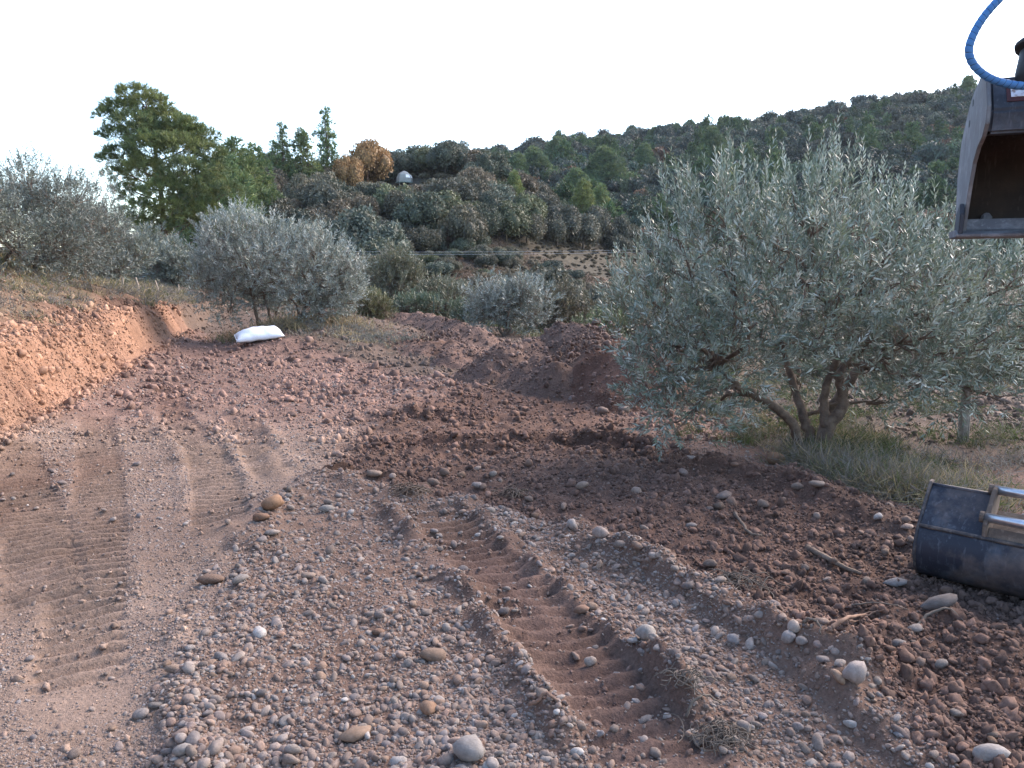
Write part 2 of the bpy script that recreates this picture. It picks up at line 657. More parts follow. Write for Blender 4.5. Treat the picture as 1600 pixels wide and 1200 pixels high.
M['post'] = plain_mat('post_wood', [(0.3, (0.12, 0.10, 0.085)), (0.7, (0.33, 0.29, 0.25))], 20, 0.9, bdist=0.004)
M['stake'] = plain_mat('stake_wood', [(0.3, (0.30, 0.23, 0.17)), (0.7, (0.50, 0.42, 0.34))], 20, 0.9)

# ------------------------------------------------------------------ ground sheet
def grid_mesh(name, X, Y, zfn, cfn, chunk=200000):
    nx, ny = len(X), len(Y)
    gx, gy = np.meshgrid(X, Y)
    x, y = gx.ravel(), gy.ravel()
    z = zfn(x, y)
    c = cfn(x, y, z)
    i = np.arange((ny - 1) * (nx - 1))
    r, k = i // (nx - 1), i % (nx - 1)
    a = r * nx + k
    Fc = np.stack([a, a + 1, a + 1 + nx, a + nx], 1)
    return mesh_np(name, np.stack([x, y, z], 1), Fc, smooth=True, vcol=c)


def grow(start, step, f, end):
    out = [start]
    while abs(out[-1] - start) < abs(end - start):
        step *= f
        out.append(out[-1] + step)
    return out


xr = list(np.arange(-5.4, 4.2, 0.023))
XS = np.array(sorted(grow(-5.4, -0.023, 1.05, -70)[1:] + xr + grow(xr[-1], 0.022, 1.055, 70)[1:]))
ys = list(np.arange(-16, 1.2, 0.6)) + [1.2]
while ys[-1] < 62:
    ys.append(ys[-1] + max(0.021, 0.0044 * ys[-1]))
YS = np.array(ys)


def lerp3(c, col, m):
    return c + (np.array(col)[None, :] - c) * np.clip(m, 0, 1)[:, None]


def soil_color(x, y, z):
    g, s, px, py = masks(x, y)
    n1, n2 = fbm(x, y, 1.3, 4, 101), fbm(x, y, 0.4, 4, 102)
    c = np.tile(np.array([[0.285, 0.178, 0.140]]), (len(x), 1))                   # worked reddish earth
    road = sstep(-0.3, 0.4, -(x + 1.1) + 0.5 * n1) * (1 - sstep(6.8, 10, y + .8 * n1))
    c = lerp3(c, (0.350, 0.250, 0.194), road)                                    # packed stony road
    brown = np.exp(-((x + 3.9) / 0.8) ** 2) * sstep(4.2, 5.2, y) * (1 - sstep(6.5, 7.6, y)) + np.exp(-((x + 2.4) / 0.6) ** 2) * np.exp(-((y - 4.7) / 0.6) ** 2) * .7
    c = lerp3(c, (0.215, 0.125, 0.088), brown * (0.55 + 0.5 * n2))
    c = lerp3(c, (0.235, 0.152, 0.115), 0.9 * g)
    c = lerp3(c, (0.175, 0.104, 0.078), 0.9 * s)
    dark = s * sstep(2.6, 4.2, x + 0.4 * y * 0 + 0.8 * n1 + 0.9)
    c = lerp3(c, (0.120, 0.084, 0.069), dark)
    # darker turned earth along the tracks
    for t in (6, 7):
        d, _, _, _ = poly_dist(x, y, TRACKS[t][0])
        c = lerp3(c, (0.120, 0.068, 0.052), np.exp(-(d / 0.28) ** 2) * (0.6 + 0.6 * n2))
    d, _, arc, tot = poly_dist(x, y, TRACKS[0][0])
    c = lerp3(c, (0.175, 0.112, 0.092), np.exp(-(d / 0.26) ** 2) * sstep(0.5, 1.2, arc))
    d, _, _, _ = poly_dist(x, y, RIDGES[6][0])
    c = lerp3(c, (0.12, 0.07, 0.05), np.exp(-(d / .16) ** 2))
    # bank
    xb = -3.0 - 0.28 * y
    sb = xb - x
    face = sstep(-0.4, 0.05, sb + 0.12 * n2) * (1 - sstep(0.75, 1.35, sb + 0.35 * n1))
    c = lerp3(c, (0.44, 0.250, 0.162), face * (0.85 + 0.4 * n1))
    c = lerp3(c, (0.22, 0.118, 0.08), face * sstep(.0, .4, fbm(x, y, .5, 4, 107)) * .8)
    top = sstep(0.75, 1.3, sb + 0.35 * n1)
    c = lerp3(c, (0.235, 0.165, 0.110), top)
    # under the right-hand olive and the slope behind
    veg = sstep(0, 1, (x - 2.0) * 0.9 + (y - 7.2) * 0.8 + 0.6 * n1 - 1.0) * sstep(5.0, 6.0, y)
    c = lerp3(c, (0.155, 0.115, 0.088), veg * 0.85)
    far = sstep(38, 46, y)
    c = lerp3(c, (0.20, 0.145, 0.10), far * (sb < 0))
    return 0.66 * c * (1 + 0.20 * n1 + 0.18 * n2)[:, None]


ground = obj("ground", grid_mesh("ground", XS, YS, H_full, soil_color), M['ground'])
tag(ground, kind="structure")


def hill_z(x, y):
    z = H_land(x, y)
    inside = (np.abs(x) < 66) & (y > -14) & (y < 59)
    return z - 0.9 * inside


def hill_color(x, y, z):
    n1, n2 = fbm(x, y, 9, 4, 111), fbm(x, y, 3, 3, 112)
    px, py = to_px(x, y, z)
    c = np.tile(np.array([[0.075, 0.065, 0.048]]), (len(x), 1))
    bare = ((px > 600) & (px < 1080) & (y < 92) & (y > 40)).astype(float)
    c = lerp3(c, (0.135, 0.088, 0.066), bare * sstep(-0.35, 0.3, n1))
    c = lerp3(c, (0.095, 0.078, 0.06), bare * (1 - sstep(-0.35, 0.1, n1)))
    return c * (1 + 0.3 * n2)[:, None]


XH = np.concatenate([np.arange(-460, -100, 10), np.arange(-100, 160, 1.6), np.arange(160, 461, 10)])
YH = np.concatenate([np.arange(-120, 38, 6), np.arange(38, 130, 1.3), np.arange(130, 330, 3.5), np.arange(330, 700, 15)])
hills = obj("hillside", grid_mesh("hillside", XH, YH, hill_z, hill_color), M['hill'])
tag(hills, kind="structure")

# ------------------------------------------------------------------ earth heaps
def heap(name, blobs, label, cat, col, res=0.03, group=None, seed=0):
    """blobs: (x0,y0,x1,y1,halfwidth,height) ridge-like cones"""
    b = np.array(blobs, float)
    x0, x1 = min(b[:, 0].min(), b[:, 2].min()) - b[:, 4].max() - .1, max(b[:, 0].max(), b[:, 2].max()) + b[:, 4].max() + .1
    y0, y1 = min(b[:, 1].min(), b[:, 3].min()) - b[:, 4].max() - .1, max(b[:, 1].max(), b[:, 3].max()) + b[:, 4].max() + .1
    X, Y = np.arange(x0, x1, res), np.arange(y0, y1, res)
    gx, gy = np.meshgrid(X, Y)
    x, y = gx.ravel(), gy.ravel()
    p = heap_height(x, y, blobs, seed)
    z = H_full(x, y) + p
    n1 = fbm(x, y, 0.35, 4, 130 + seed)
    c = 0.78 * np.array(col)[None, :] * (1 + 0.22 * n1)[:, None]
    nx, ny = len(X), len(Y)
    i = np.arange((ny - 1) * (nx - 1))
    r, k = i // (nx - 1), i % (nx - 1)
    a = r * nx + k
    Fc = np.stack([a, a + 1, a + 1 + nx, a + nx], 1)
    keep = (p[Fc] > -0.03).any(1)
    Fc = Fc[keep]
    used = np.unique(Fc)
    mp = np.zeros(len(x), int)
    mp[used] = np.arange(len(used))
    me = mesh_np(name, np.stack([x, y, z], 1)[used], mp[Fc], smooth=True, vcol=c[used])
    o = obj(name, me, M['pile'])
    HEAPS.append((blobs, seed))
    return tag(o, label, cat, group)


HEAPS = []


def heap_height(x, y, blobs, seed):
    p = np.full(x.shape, -0.08)
    wx = x + 0.22 * fbm(x, y, 0.6, 3, 120 + seed)
    wy = y + 0.22 * fbm(x, y, 0.6, 3, 121 + seed)
    for ax, ay, bx, by, hw, hh in blobs:
        L2 = (bx - ax) ** 2 + (by - ay) ** 2 + 1e-6
        t = np.clip(((wx - ax) * (bx - ax) + (wy - ay) * (by - ay)) / L2, 0, 1)
        d = np.sqrt((wx - ax - t * (bx - ax)) ** 2 + (wy - ay - t * (by - ay)) ** 2)
        q = np.clip(d / hw, 0, 1.3)
        h = hh * (1 - q) if True else 0
        h = hh * (1.06 - np.sqrt(q * q + 0.0036 * 1) * 1.06)
        p = np.maximum(p, np.maximum(h, -0.08))
    body = np.clip(p / 0.15, 0, 1)
    return p + body * (0.09 * fbm(x, y, 0.4, 5, 125 + seed, 0.68) + 0.02)


def hb(px, py, px2=None, py2=None, hw=0.8, hh=0.5, d=None, d2=None):
    a = G(px, py)
    b = G(px2, py2) if px2 is not None else a
    return (a[0], a[1], b[0], b[1], hw, hh)


c0 = (0.185, 0.120, 0.094)
heap("earth_heap", [hb(790, 588, 840, 582, 0.95, 0.60), hb(870, 580, 920, 584, 1.05, 0.88), hb(845, 604, 885, 614, .7, .45), hb(905, 600, 935, 612, .6, .45)],
     "broad heap of loose reddish earth and stones beside the cleared track", "earth heap", c0, seed=1)
heap("earth_heap", [hb(940, 618, 985, 628, 0.70, 0.62), hb(960, 602, 1000, 602, .8, .70)],
     "dark earth heap with cobbles at its foot, half under the large olive", "earth heap", (0.17, 0.095, 0.07), seed=2)
heap("earth_heap", [hb(722, 566, 745, 560, 0.75, 0.28), hb(690, 548, 715, 556, 0.6, 0.25)],
     "small low heap of red earth where the cleared ground narrows", "earth heap", (0.235, 0.148, 0.115), seed=3)
heap("earth_heap", [hb(640, 545, 690, 552, 0.7, 0.25)],
     "low orange-red spoil heap beside the dug trench", "earth heap", (0.275, 0.172, 0.13), seed=4)
heap("earth_berm", [hb(545, 496, 600, 498, 0.8, 0.30), hb(600, 498, 655, 504, 0.8, 0.32), hb(655, 504, 700, 517, 0.7, 0.34), hb(700, 517, 725, 530, 0.7, 0.36), hb(725, 530, 745, 540, .7, .34)],
     "long curving berm of brown earth edging the far clearing", "earth berm", (0.215, 0.138, 0.108), res=0.06, seed=5)


def H_top(x, y):
    z = H_full(x, y)
    for blobs, seed in HEAPS:
        z = z + np.maximum(heap_height(x, y, blobs, seed), 0)
    return z

# ------------------------------------------------------------------ scatter (stuff): stones and clods
def ico(sub):
    import bmesh
    bm = bmesh.new()
    bmesh.ops.create_icosphere(bm, subdivisions=sub, radius=1.0)
    V = np.array([v.co[:] for v in bm.verts])
    Fc = np.array([[v.index for v in f.verts] for f in bm.faces])
    bm.free()
    return V, Fc


def lump(name, sub, amp, freq, squash, smooth, seed, amp2=0.0):
    V, Fc = ico(sub)
    off = Vector((seed * 7.7, seed * 3.1, seed * 1.3))
    out = []
    for v in V:
        q = Vector(v)
        r = 1 + amp * mnoise.noise(q * freq + off) + amp2 * mnoise.noise(q * freq * 2.7 + off * 2)
        out.append([q.x * r * squash[0], q.y * r * squash[1], q.z * r * squash[2]])
    return mesh_np(name, out, Fc, smooth=smooth)


def variants(prefix, n, fn, mat):
    c = bpy.data.collections.new(prefix)
    for i in range(n):
        me = fn(i)
        me.materials.append(mat)
        o = bpy.data.objects.new("%s_%d" % (prefix, i), me)
        c.objects.link(o)
    return c


def scatter(name, P, R, S, tint, idx, coll, attr="tint"):
    me = bpy.data.meshes.new(name)
    n = len(P)
    me.vertices.add(n)
    me.vertices.foreach_set("co", np.asarray(P, np.float32).ravel())
    for nm, arr, typ in (("rot", R, 'FLOAT_VECTOR'), ("siz", S, 'FLOAT_VECTOR')):
        a = me.attributes.new(nm, typ, 'POINT')
        a.data.foreach_set("vector", np.asarray(arr, np.float32).ravel())
    a = me.attributes.new(attr, 'FLOAT_COLOR', 'POINT')
    c = np.ones((n, 4), np.float32)
    c[:, :3] = tint
    a.data.foreach_set("color", c.ravel())
    a = me.attributes.new("idx", 'INT', 'POINT')
    a.data.foreach_set("value", np.asarray(idx, np.int32))
    o = obj(name, me)
    ng = bpy.data.node_groups.new(name + "_nodes", 'GeometryNodeTree')
    ng.interface.new_socket("Geometry", in_out='INPUT', socket_type='NodeSocketGeometry')
    ng.interface.new_socket("Geometry", in_out='OUTPUT', socket_type='NodeSocketGeometry')
    gi, go = ng.nodes.new("NodeGroupInput"), ng.nodes.new("NodeGroupOutput")
    ci = ng.nodes.new("GeometryNodeCollectionInfo")
    ci.inputs[0].default_value = coll
    ci.inputs[1].default_value = True
    ci.inputs[2].default_value = True
    ip = ng.nodes.new("GeometryNodeInstanceOnPoints")

    def na(nm, typ):
        q = ng.nodes.new("GeometryNodeInputNamedAttribute")
        q.data_type = typ
        q.inputs[0].default_value = nm
        return q.outputs[0]
    L = ng.links.new
    L(gi.outputs[0], ip.inputs["Points"])
    L(ci.outputs[0], ip.inputs["Instance"])
    ip.inputs["Pick Instance"].default_value = True
    L(na("idx", 'INT'), ip.inputs["Instance Index"])
    L(na("rot", 'FLOAT_VECTOR'), ip.inputs["Rotation"])
    L(na("siz", 'FLOAT_VECTOR'), ip.inputs["Scale"])
    L(ip.outputs[0], go.inputs[0])
    md = o.modifiers.new("scatter", 'NODES')
    md.node_group = ng
    return tag(o, kind="stuff")


NPEB, NCLOD = 8, 6
peb_meshes = [lump("pebble", 2, 0.42, 1.0, (1.0, 0.62 + 0.32 * random.random(), 0.45 + 0.25 * random.random()), True, i + 1, 0.16) for i in range(NPEB)]
clod_meshes = [lump("clod", 2, 0.75, 1.6, (1.0, 0.85, 0.72), False, 20 + i, 0.6) for i in range(NCLOD)]
pebC = variants("pebble", NPEB, lambda i: peb_meshes[i], M['stone'])
clodC = variants("clod", NCLOD, lambda i: clod_meshes[i], M['clod'])

PAL = np.array([(0.37, 0.305, 0.26), (0.43, 0.365, 0.32), (0.30, 0.238, 0.197), (0.38, 0.27, 0.21), (0.27, 0.235, 0.22), (0.50, 0.455, 0.42), (0.36, 0.25, 0.18), (0.34, 0.31, 0.30)])
PALP = np.array([.22, .18, .18, .13, .1, .06, .07, .06])


def pebble_tints(n, dust=0.35, soil=(0.27, 0.178, 0.142)):
    t = PAL[rng.choice(len(PAL), n, p=PALP)] * rng.uniform(0.62, 1.10, (n, 1))
    d = rng.uniform(0, dust, (n, 1))
    return 0.80 * (t * (1 - d) + np.array(soil) * d)


def sizes(n, a, b, k=2.2):
    u = rng.random(n)
    return (a ** (-k) + u * (b ** (-k) - a ** (-k))) ** (-1 / k)


def sample_view(n, y0, y1, dens_k=1.0):
    """points in the ground wedge in front of the camera; density ~ y^-dens_k"""
    u = rng.random(n)
    if abs(dens_k - 2) < 1e-6:
        y = y0 * (y1 / y0) ** u
    else:
        e = 2 - dens_k
        y = (y0 ** e + u * (y1 ** e - y0 ** e)) ** (1 / e)
    x = -(0.78 * y + 0.5) + rng.random(n) * (1.78 * y + 1.7)
    return x, y


def rand_rot(n, tilt=0.5):
    return np.stack([rng.normal(0, tilt, n), rng.normal(0, tilt, n), rng.uniform(0, 6.28, n)], 1)


# gravel: everywhere in the foreground, dense on the gravel bed
x, y = sample_view(580000, 1.75, 15, 1.85)
g, s, px, py = masks(x, y)
sb = (-3.0 - 0.28 * y) - x
n1 = fbm(x, y, 0.7, 3, 141)
keepp = (0.62 + 0.6 * n1 + .3 * (1 - sstep(3.2, 4.6, y))) * (1 - g) * (1 - s) * (1 - .6 * sstep(6.5, 9, y)) + (0.70 + .7 * n1) * g + 0.16 * s
dtr, _, arc, tot = poly_dist(x, y, TRACKS[0][0])
keepp = np.where((dtr < 0.23) & (arc > 0.5), np.clip(.08 + .7 * fbm(x, y, .5, 3, 143), .04, .6), keepp)
keepp = np.where((dtr > 0.23) & (dtr < .36), keepp * .55, keepp)
for t in (2, 3, 4, 5):
    dt, _, _, _ = poly_dist(x, y, TRACKS[t][0])
    keepp = np.where(dt < 0.19, keepp * 0.15, keepp)
dq, _, _, _ = poly_dist(x, y, RIDGES[1][0])
keepp = np.where(dq < 0.15, 0.95, keepp)
keepp = np.where((sb > -.25) & (sb < 1.1), .9, keepp)
veg = (x - 2.0) * 0.9 + (y - 7.2) * 0.8 > 1.2
keepp = np.where(veg & (y > 5.5), 0.05, keepp)
k = rng.random(len(x)) < keepp
x, y, g, s, sb = x[k], y[k], g[k], s[k], sb[k]
n = len(x)
big = rng.random(n) < g
r = np.where(big, sizes(n, 0.005, 0.034, 1.95), sizes(n, 0.0038, 0.019, 2.3)) * np.clip(y / 5.2, 0.85, 2.2)
r = np.where((sb > -.2) & (sb < 1.1), r * 1.0, r)
z = H_top(x, y) + r * np.where(big, rng.uniform(-.35, .3, n), rng.uniform(-.35, .1, n))
tint = pebble_tints(n, 0.7)
tint = np.where((s > .5)[:, None], tint * np.array([0.80, 0.72, 0.68]), tint)
tint = np.where((sb > -0.2)[:, None], np.array([0.285, 0.172, 0.115]) * rng.uniform(.8, 1.25, (n, 1)), tint)
S = r[:, None] * rng.uniform(0.85, 1.2, (n, 3))
gravel = scatter("gravel", np.stack([x, y, z], 1), rand_rot(n, 0.45), S, tint, rng.integers(0, NPEB, n), pebC)
tag(gravel, "loose rounded grey-beige gravel spread over the track", "gravel")

# clods on the turned earth, the worked ground beyond, heaps and the bank
x, y = sample_view(290000, 1.9, 30, 1.9)
g, s, px, py = masks(x, y)
sb = (-3.0 - 0.28 * y) - x
n1 = fbm(x, y, 0.6, 3, 151)
kp = (0.12 + 0.3 * n1) * (1 - s) * (1 - g) + s * (0.66 + 0.5 * n1) + 0.12 * g
kp = np.where((y > 7.2) & (sb < 0), 0.30 + 0.5 * n1, kp)
dtr, _, arc, tot = poly_dist(x, y, TRACKS[0][0])
kp = np.where((dtr < .22) & (arc > .4), .04, kp)
for t in (6, 7):
    dt, _, _, _ = poly_dist(x, y, TRACKS[t][0])
    kp = np.where(dt < .3, .85, kp)
kp = np.where((sb > -0.3) & (sb < 0.9), 0.7, kp)
kp = np.where(sb > 1.2, 0.08, kp)
onheap = np.zeros(len(x), bool)
for blobs, seed in HEAPS:
    onheap |= heap_height(x, y, blobs, seed) > 0.05
kp = np.where(onheap, 0.9, kp)
k = rng.random(len(x)) < kp
x, y, s, sb, onheap = x[k], y[k], s[k], sb[k], onheap[k]
n = len(x)
r = sizes(n, 0.007, 0.048, 2.1) * np.clip(y / 6.5, 0.8, 1.9)
r = np.where(onheap, r * .7, r)
r = np.where((s < .4) & (y < 7.5) & (sb < -.3), r * .55, r)
z = H_top(x, y) + r * 0.15
tint = soil_color(x, y, z) * rng.uniform(0.8, 1.75, (n, 1))
tint = np.where(onheap[:, None], np.array([0.145, 0.096, 0.078]) * rng.uniform(0.7, 1.5, (n, 1)), tint)
clods = scatter("earth_clods", np.stack([x, y, z], 1), rand_rot(n, 1.0), r[:, None] * rng.uniform(0.8, 1.2, (n, 3)), tint, rng.integers(0, NCLOD, n), clodC)
tag(clods, "crumbled brown earth clods over the turned ground", "earth clods")

# ------------------------------------------------------------------ single stones
def stone(px, py, wpx, tint, label, sq=(1, .75, .6), rz=0.3, var=0, group=None, sink=0.3, name="stone"):
    p = GT(px, py)
    dist = math.hypot(p[1], CAMZ)
    r = 0.5 * wpx / F * dist
    o = obj(name, peb_meshes[var % NPEB], None, None, (p[0], p[1], p[2] + r * sq[2] * (1 - sink)), (random.gauss(0, .15), random.gauss(0, .15), rz), (r * sq[0], r * sq[1] * 1.25, r * sq[2] * 1.5))
    o["tint"] = [float(t) * .66 for t in tint]
    return tag(o, label, "stone", group)


GREY, PALE, BRN, ORG, LT = (0.33, 0.285, 0.255), (0.47, 0.42, 0.385), (0.29, 0.17, 0.11), (0.42, 0.24, 0.14), (0.56, 0.52, 0.49)
stone(428, 797, 34, (0.40, 0.235, 0.14), "blocky orange-brown stone on the rim of the gravel heap", (1, .8, .8), 0.5, 1)
stone(408, 815, 26, BRN, "dark brown stone tucked beside the orange block on the gravel rim", rz=0.2, var=2)
stone(332, 915, 44, (0.27, 0.175, 0.125), "flat wedge-shaped brown stone on the packed gravel", (1, .6, .4), 0.1, 3)
stone(376, 914, 24, GREY, "round grey stone next to the flat brown wedge", rz=1, var=4)
stone(482, 906, 24, (.38, .28, .22), "smooth tan stone with a grey one against it on the gravel", var=5)
stone(676, 1035, 42, (0.30, 0.205, 0.15), "elongated brown cobble bent like a bean in the gravel", (1, .55, .5), 0.35, 6)
stone(669, 1118, 30, (0.40, 0.245, 0.16), "upright egg-shaped reddish cobble in the gravel", (.8, 1.25, .7), 0.2, 7)
stone(556, 1160, 44, (0.37, 0.25, 0.175), "pointed tan cobble on the bare grey rut", (1, .7, .5), 0.5, 0)
stone(733, 1188, 48, (0.40, 0.355, 0.32), "largest smooth grey boulder-like cobble beside the rut", (.85, .95, .8), 0.8, 1, sink=.35)
stone(591, 998, 19, (.27, .165, .115), "small round brown pebble alone on fine gravel", var=2)
stone(288, 1187, 30, (.41, .36, .32), "round grey cobble at the foot of the stone row", var=3)
stone(275, 1052, 26, (.40, .29, .22), "tan oval cobble midway along the stone row", var=4)
stone(243, 1107, 22, (.26, .225, .20), "dark grey cobble left of the stone row, touching a paler one", var=5)
stone(220, 1124, 24, (.36, .31, .28), "pale grey oval cobble beside the dark grey one", var=6)
stone(1008, 1002, 32, (0.44, 0.39, 0.35), "round pale grey cobble bedded in the gravel strip", (.9, .9, .9), 0, 7)
stone(989, 1017, 17, (0.48, 0.42, 0.38), "small pale pebble against the round pale cobble", var=1)
stone(908, 963, 24, (0.33, 0.20, 0.14), "round reddish-brown cobble on the ridge between the ruts", var=2)
stone(1232, 1006, 26, (0.46, 0.40, 0.37), "round pale cobble on the crest of the long ridge", (.95, .9, .9), var=3)
stone(1252, 1012, 19, (0.42, 0.35, 0.31), "egg-shaped cobble leaning on the round pale one on the crest", (.8, 1, .9), var=4)
stone(1285, 1038, 24, (0.36, 0.30, 0.27), "angular grey cobble on the side of the long ridge", var=5)
stone(1333, 1066, 38, (0.48, 0.40, 0.36), "pale triangular stone wedged in the long ridge", (1, .7, .9), 0.3, 6)
stone(1466, 958, 58, (0.22, 0.185, 0.17), "long dark grey stone lying below the steel bucket", (1, .5, .45), 0.15, 7)
stone(1400, 917, 34, (0.31, 0.275, 0.26), "flat pale grey stone at the corner of the steel bucket", (1, .6, .4), 0.1, 0)
stone(1430, 992, 22, (0.36, 0.30, 0.265), "oval grey cobble under the pale root", var=1)
stone(1402, 1013, 24, (0.30, 0.25, 0.225), "rounded dull cobble among dark clods", var=2)
stone(1470, 1050, 24, (0.29, 0.245, 0.215), "dusty round cobble alone on the dark clod slope", var=3)
stone(1548, 1188, 48, (0.43, 0.38, 0.35), "large smooth pale cobble at the end of the long ridge", (1, .7, .6), 0.2, 4)
stone(1493, 1122, 24, (0.31, 0.255, 0.22), "tan cobble with a split face on dark clods", var=5)
stone(1371, 813, 16, (0.52, 0.46, 0.42), "small white stone near the dry grass edge", var=6)
stone(1418, 828, 20, (0.40, 0.30, 0.25), "pinkish stone by the upper corner of the steel bucket", var=0)
stone(1278, 765, 30, (0.36, 0.28, 0.23), "flat tan stone at the edge of the grass under the olive", (1, .6, .45), var=1)
stone(1246, 764, 22, (0.33, 0.25, 0.2), "rounded stone next to the flat tan one by the grass", var=2)
stone(1212, 726, 34, (0.36, 0.22, 0.14), "orange-brown clod-like stone in front of the olive trunks", (1, .8, .7), var=3)
stone(695, 746, 16, (0.30, 0.20, 0.155), "round brown stone alone on turned earth", (.9, .9, 1), var=4)
stone(585, 746, 26, (0.36, 0.26, 0.20), "tan stone beside the clump of dark earth", var=5)
stone(745, 765, 18, (0.40, 0.32, 0.28), "pinkish cobble behind the rut ends", var=6)
stone(510, 802, 24, (.40, .35, .31), "pale oblong stone on top of the gravel heap", (1, .6, .6), var=7)
stone(425, 838, 22, (.42, .34, .29), "cream pebble on the left flank of the gravel heap", var=0)
stone(894, 828, 18, (.50, .43, .39), "upright pale stone at the start of the long ridge", (.8, .8, 1.2), var=1)
stone(938, 842, 26, (.47, .37, .32), "pinkish pale boulder on the long ridge", (1, .9, .9), var=2)
stone(1022, 876, 20, (.45, .38, .34), "rounded pale stone where the ridge bends", var=3)
stone(1080, 829, 16, (.34, .28, .25), "grey stone alone on smooth red earth", var=4)
stone(942, 646, 20, (.34, .25, .21), "blocky grey-pink stone at the foot of the dark heap", (1, .9, .8), var=5)
stone(975, 646, 20, (.33, .26, .22), "rounded stone beneath the olive foliage by the dark heap", var=6)
stone(893, 627, 11, (.40, .33, .30), "small pale stone on the flat by the heaps", (.9, .9, 1), var=7)
stone(633, 613, 12, (.28, .21, .18), "dark stone alone on the pale red track", var=0)
stone(4, 441, 10, (.55, .36, .25), "pale orange rock on the grassy bank", var=2)

# loose cobbles told apart only by where they lie
def cobbles(n, poly_fn, label, group, rmin, rmax, tintf):
    k = 0
    while k < n:
        x, y = sample_view(400, 2.0, 6.8, 1.9)
        g, s, px, py = masks(x, y)
        ok = poly_fn((g > .5) * 1.0, (s > .5) * 1.0, x, y) & (np.abs(x) < .68 * y)
        x, y = x[ok], y[ok]
        zz = H_full(x, y)
        for xi, yi, zi in zip(x, y, zz):
            if k >= n:
                break
            r = float(sizes(1, rmin, rmax, 2.2)[0]) * float(np.clip(yi / 4, 0.8, 1.4))
            o = obj("cobble", peb_meshes[random.randrange(NPEB)], None, None, (xi, yi, zi + r * 0.42), (random.gauss(0, .3), random.gauss(0, .3), random.random() * 6.28), (r, r * random.uniform(.85, 1.15), r * random.uniform(.9, 1.2)))
            tv = [float(v) for v in tintf()]
            o["tint"] = tv
            lum, warm = sum(tv) / 3, tv[0] / max(tv[2], 1e-3)
            look = "reddish-brown" if warm > 1.75 else ("pale grey" if lum > 0.27 else ("dark grey" if lum < 0.17 else "mid grey"))
            look = ("larger " if r > rmin * 1.45 else "small ") + look
            tag(o, look + " " + label, "stone", group + ", " + look)
            k += 1


cobbles(110, lambda g, s, x, y: g > 0, "cobble lying loose on the thick gravel bed", "cobbles on the gravel bed", 0.022, 0.046, lambda: pebble_tints(1, 0.3)[0])
cobbles(60, lambda g, s, x, y: s > 0, "dusty cobble scattered among the dark earth clods", "cobbles among the earth clods", 0.022, 0.044, lambda: pebble_tints(1, 0.5)[0] * np.array([.85, .76, .7]))
cobbles(44, lambda g, s, x, y: poly_dist(x, y, RIDGES[1][0])[0] < .10, "cobble in the narrow row of stones on the road edge", "cobbles in the stone row", 0.018, 0.038, lambda: pebble_tints(1, 0.25)[0] * 1.12)
cobbles(45, lambda g, s, x, y: (g == 0) & (s == 0) & (x < 0) & (x > -3.2 - .28 * y) & (x > -.7 * y), "stone pressed into the packed road surface", "stones on the packed road", 0.016, 0.03, lambda: pebble_tints(1, 0.4)[0])

# ------------------------------------------------------------------ vegetation builders
def sphere_dirs(n, up=0.0):
    d = norm(rng.normal(size=(n, 3)))
    d[:, 2] += up
    return norm(d)


OLIVE_T = np.array([(0.150, 0.180, 0.150), (0.205, 0.235, 0.200), (0.33, 0.36, 0.325), (0.44, 0.46, 0.42), (0.185, 0.195, 0.115)])
OLIVE_A = np.array([(0.125, 0.172, 0.128), (0.23, 0.285, 0.228), (0.46, 0.51, 0.44), (0.66, 0.69, 0.62), (0.23, 0.265, 0.145)])
OLIVE_P = np.array([.34, .30, .18, .08, .10])


def shoots_to_leaves(O, D, Ls, pairs, leafL, leafW, pal=OLIVE_T, pp=OLIVE_P, spread=0.75):
    n = len(O)
    a = norm(np.cross(D, rng.normal(size=(n, 3))))
    b = np.cross(D, a)
    Pn, Dn, Ln, Tn = [], [], [], []
    sh = pal[rng.choice(len(pal), n, p=pp)]
    for j in range(pairs):
        t = (j + 0.6) / pairs
        ang = j * math.pi / 2 + rng.normal(0, .25, n)
        ax = a * np.cos(ang)[:, None] + b * np.sin(ang)[:, None]
        for sgn in (1, -1):
            base = O + D * (Ls * t)[:, None]
            dr = D * (0.55 + 0.35 * t) + ax * sgn * spread * (0.95 - 0.45 * t) + rng.normal(0, .14, (n, 3))
            Pn.append(base); Dn.append(dr)
            Ln.append(leafL * rng.uniform(0.7, 1.2, n) * (1.08 - 0.45 * t ** 3))
            tt = pal[rng.choice(len(pal), n, p=pp)]
            Tn.append((0.45 * sh + 0.55 * tt) * rng.uniform(.85, 1.15, (n, 1)))
    P, Dd, L, T = np.concatenate(Pn), np.concatenate(Dn), np.concatenate(Ln), np.concatenate(Tn)
    return P, Dd, L, L * leafW / leafL, T


def lobes_shoots(lobes, dens, shoot_len, upb=0.35, shell=(0.35, 1.0)):
    """lobes: (x,y,z,rx,ry,rz)"""
    Os, Ds = [], []
    zlo, zhi = min(l[2] for l in lobes), max(l[2] for l in lobes)
    for lx, ly, lz, rx, ry, rz in lobes:
        n = max(8, int(dens * (rx * ry * rz) ** (2 / 3)))
        d = sphere_dirs(n, 0.15)
        q = (shell[0] + (shell[1] - shell[0]) * rng.random(n) ** 0.55)[:, None]
        o = np.array([lx, ly, lz]) + d * q * np.array([rx, ry, rz])
        o += 0.12 * min(rx, rz) * rng.normal(size=(n, 3))
        dd = norm(d * 0.75 + np.array([0, 0, upb + 0.55 * float(np.clip((lz - zlo) / (zhi - zlo + 1e-6), 0, 1))]) + rng.normal(0, .30, (n, 3)))
        Os.append(o); Ds.append(dd)
    O, D = np.concatenate(Os), np.concatenate(Ds)
    Ls = shoot_len * rng.uniform(0.55, 1.3, len(O))
    return O, D, Ls


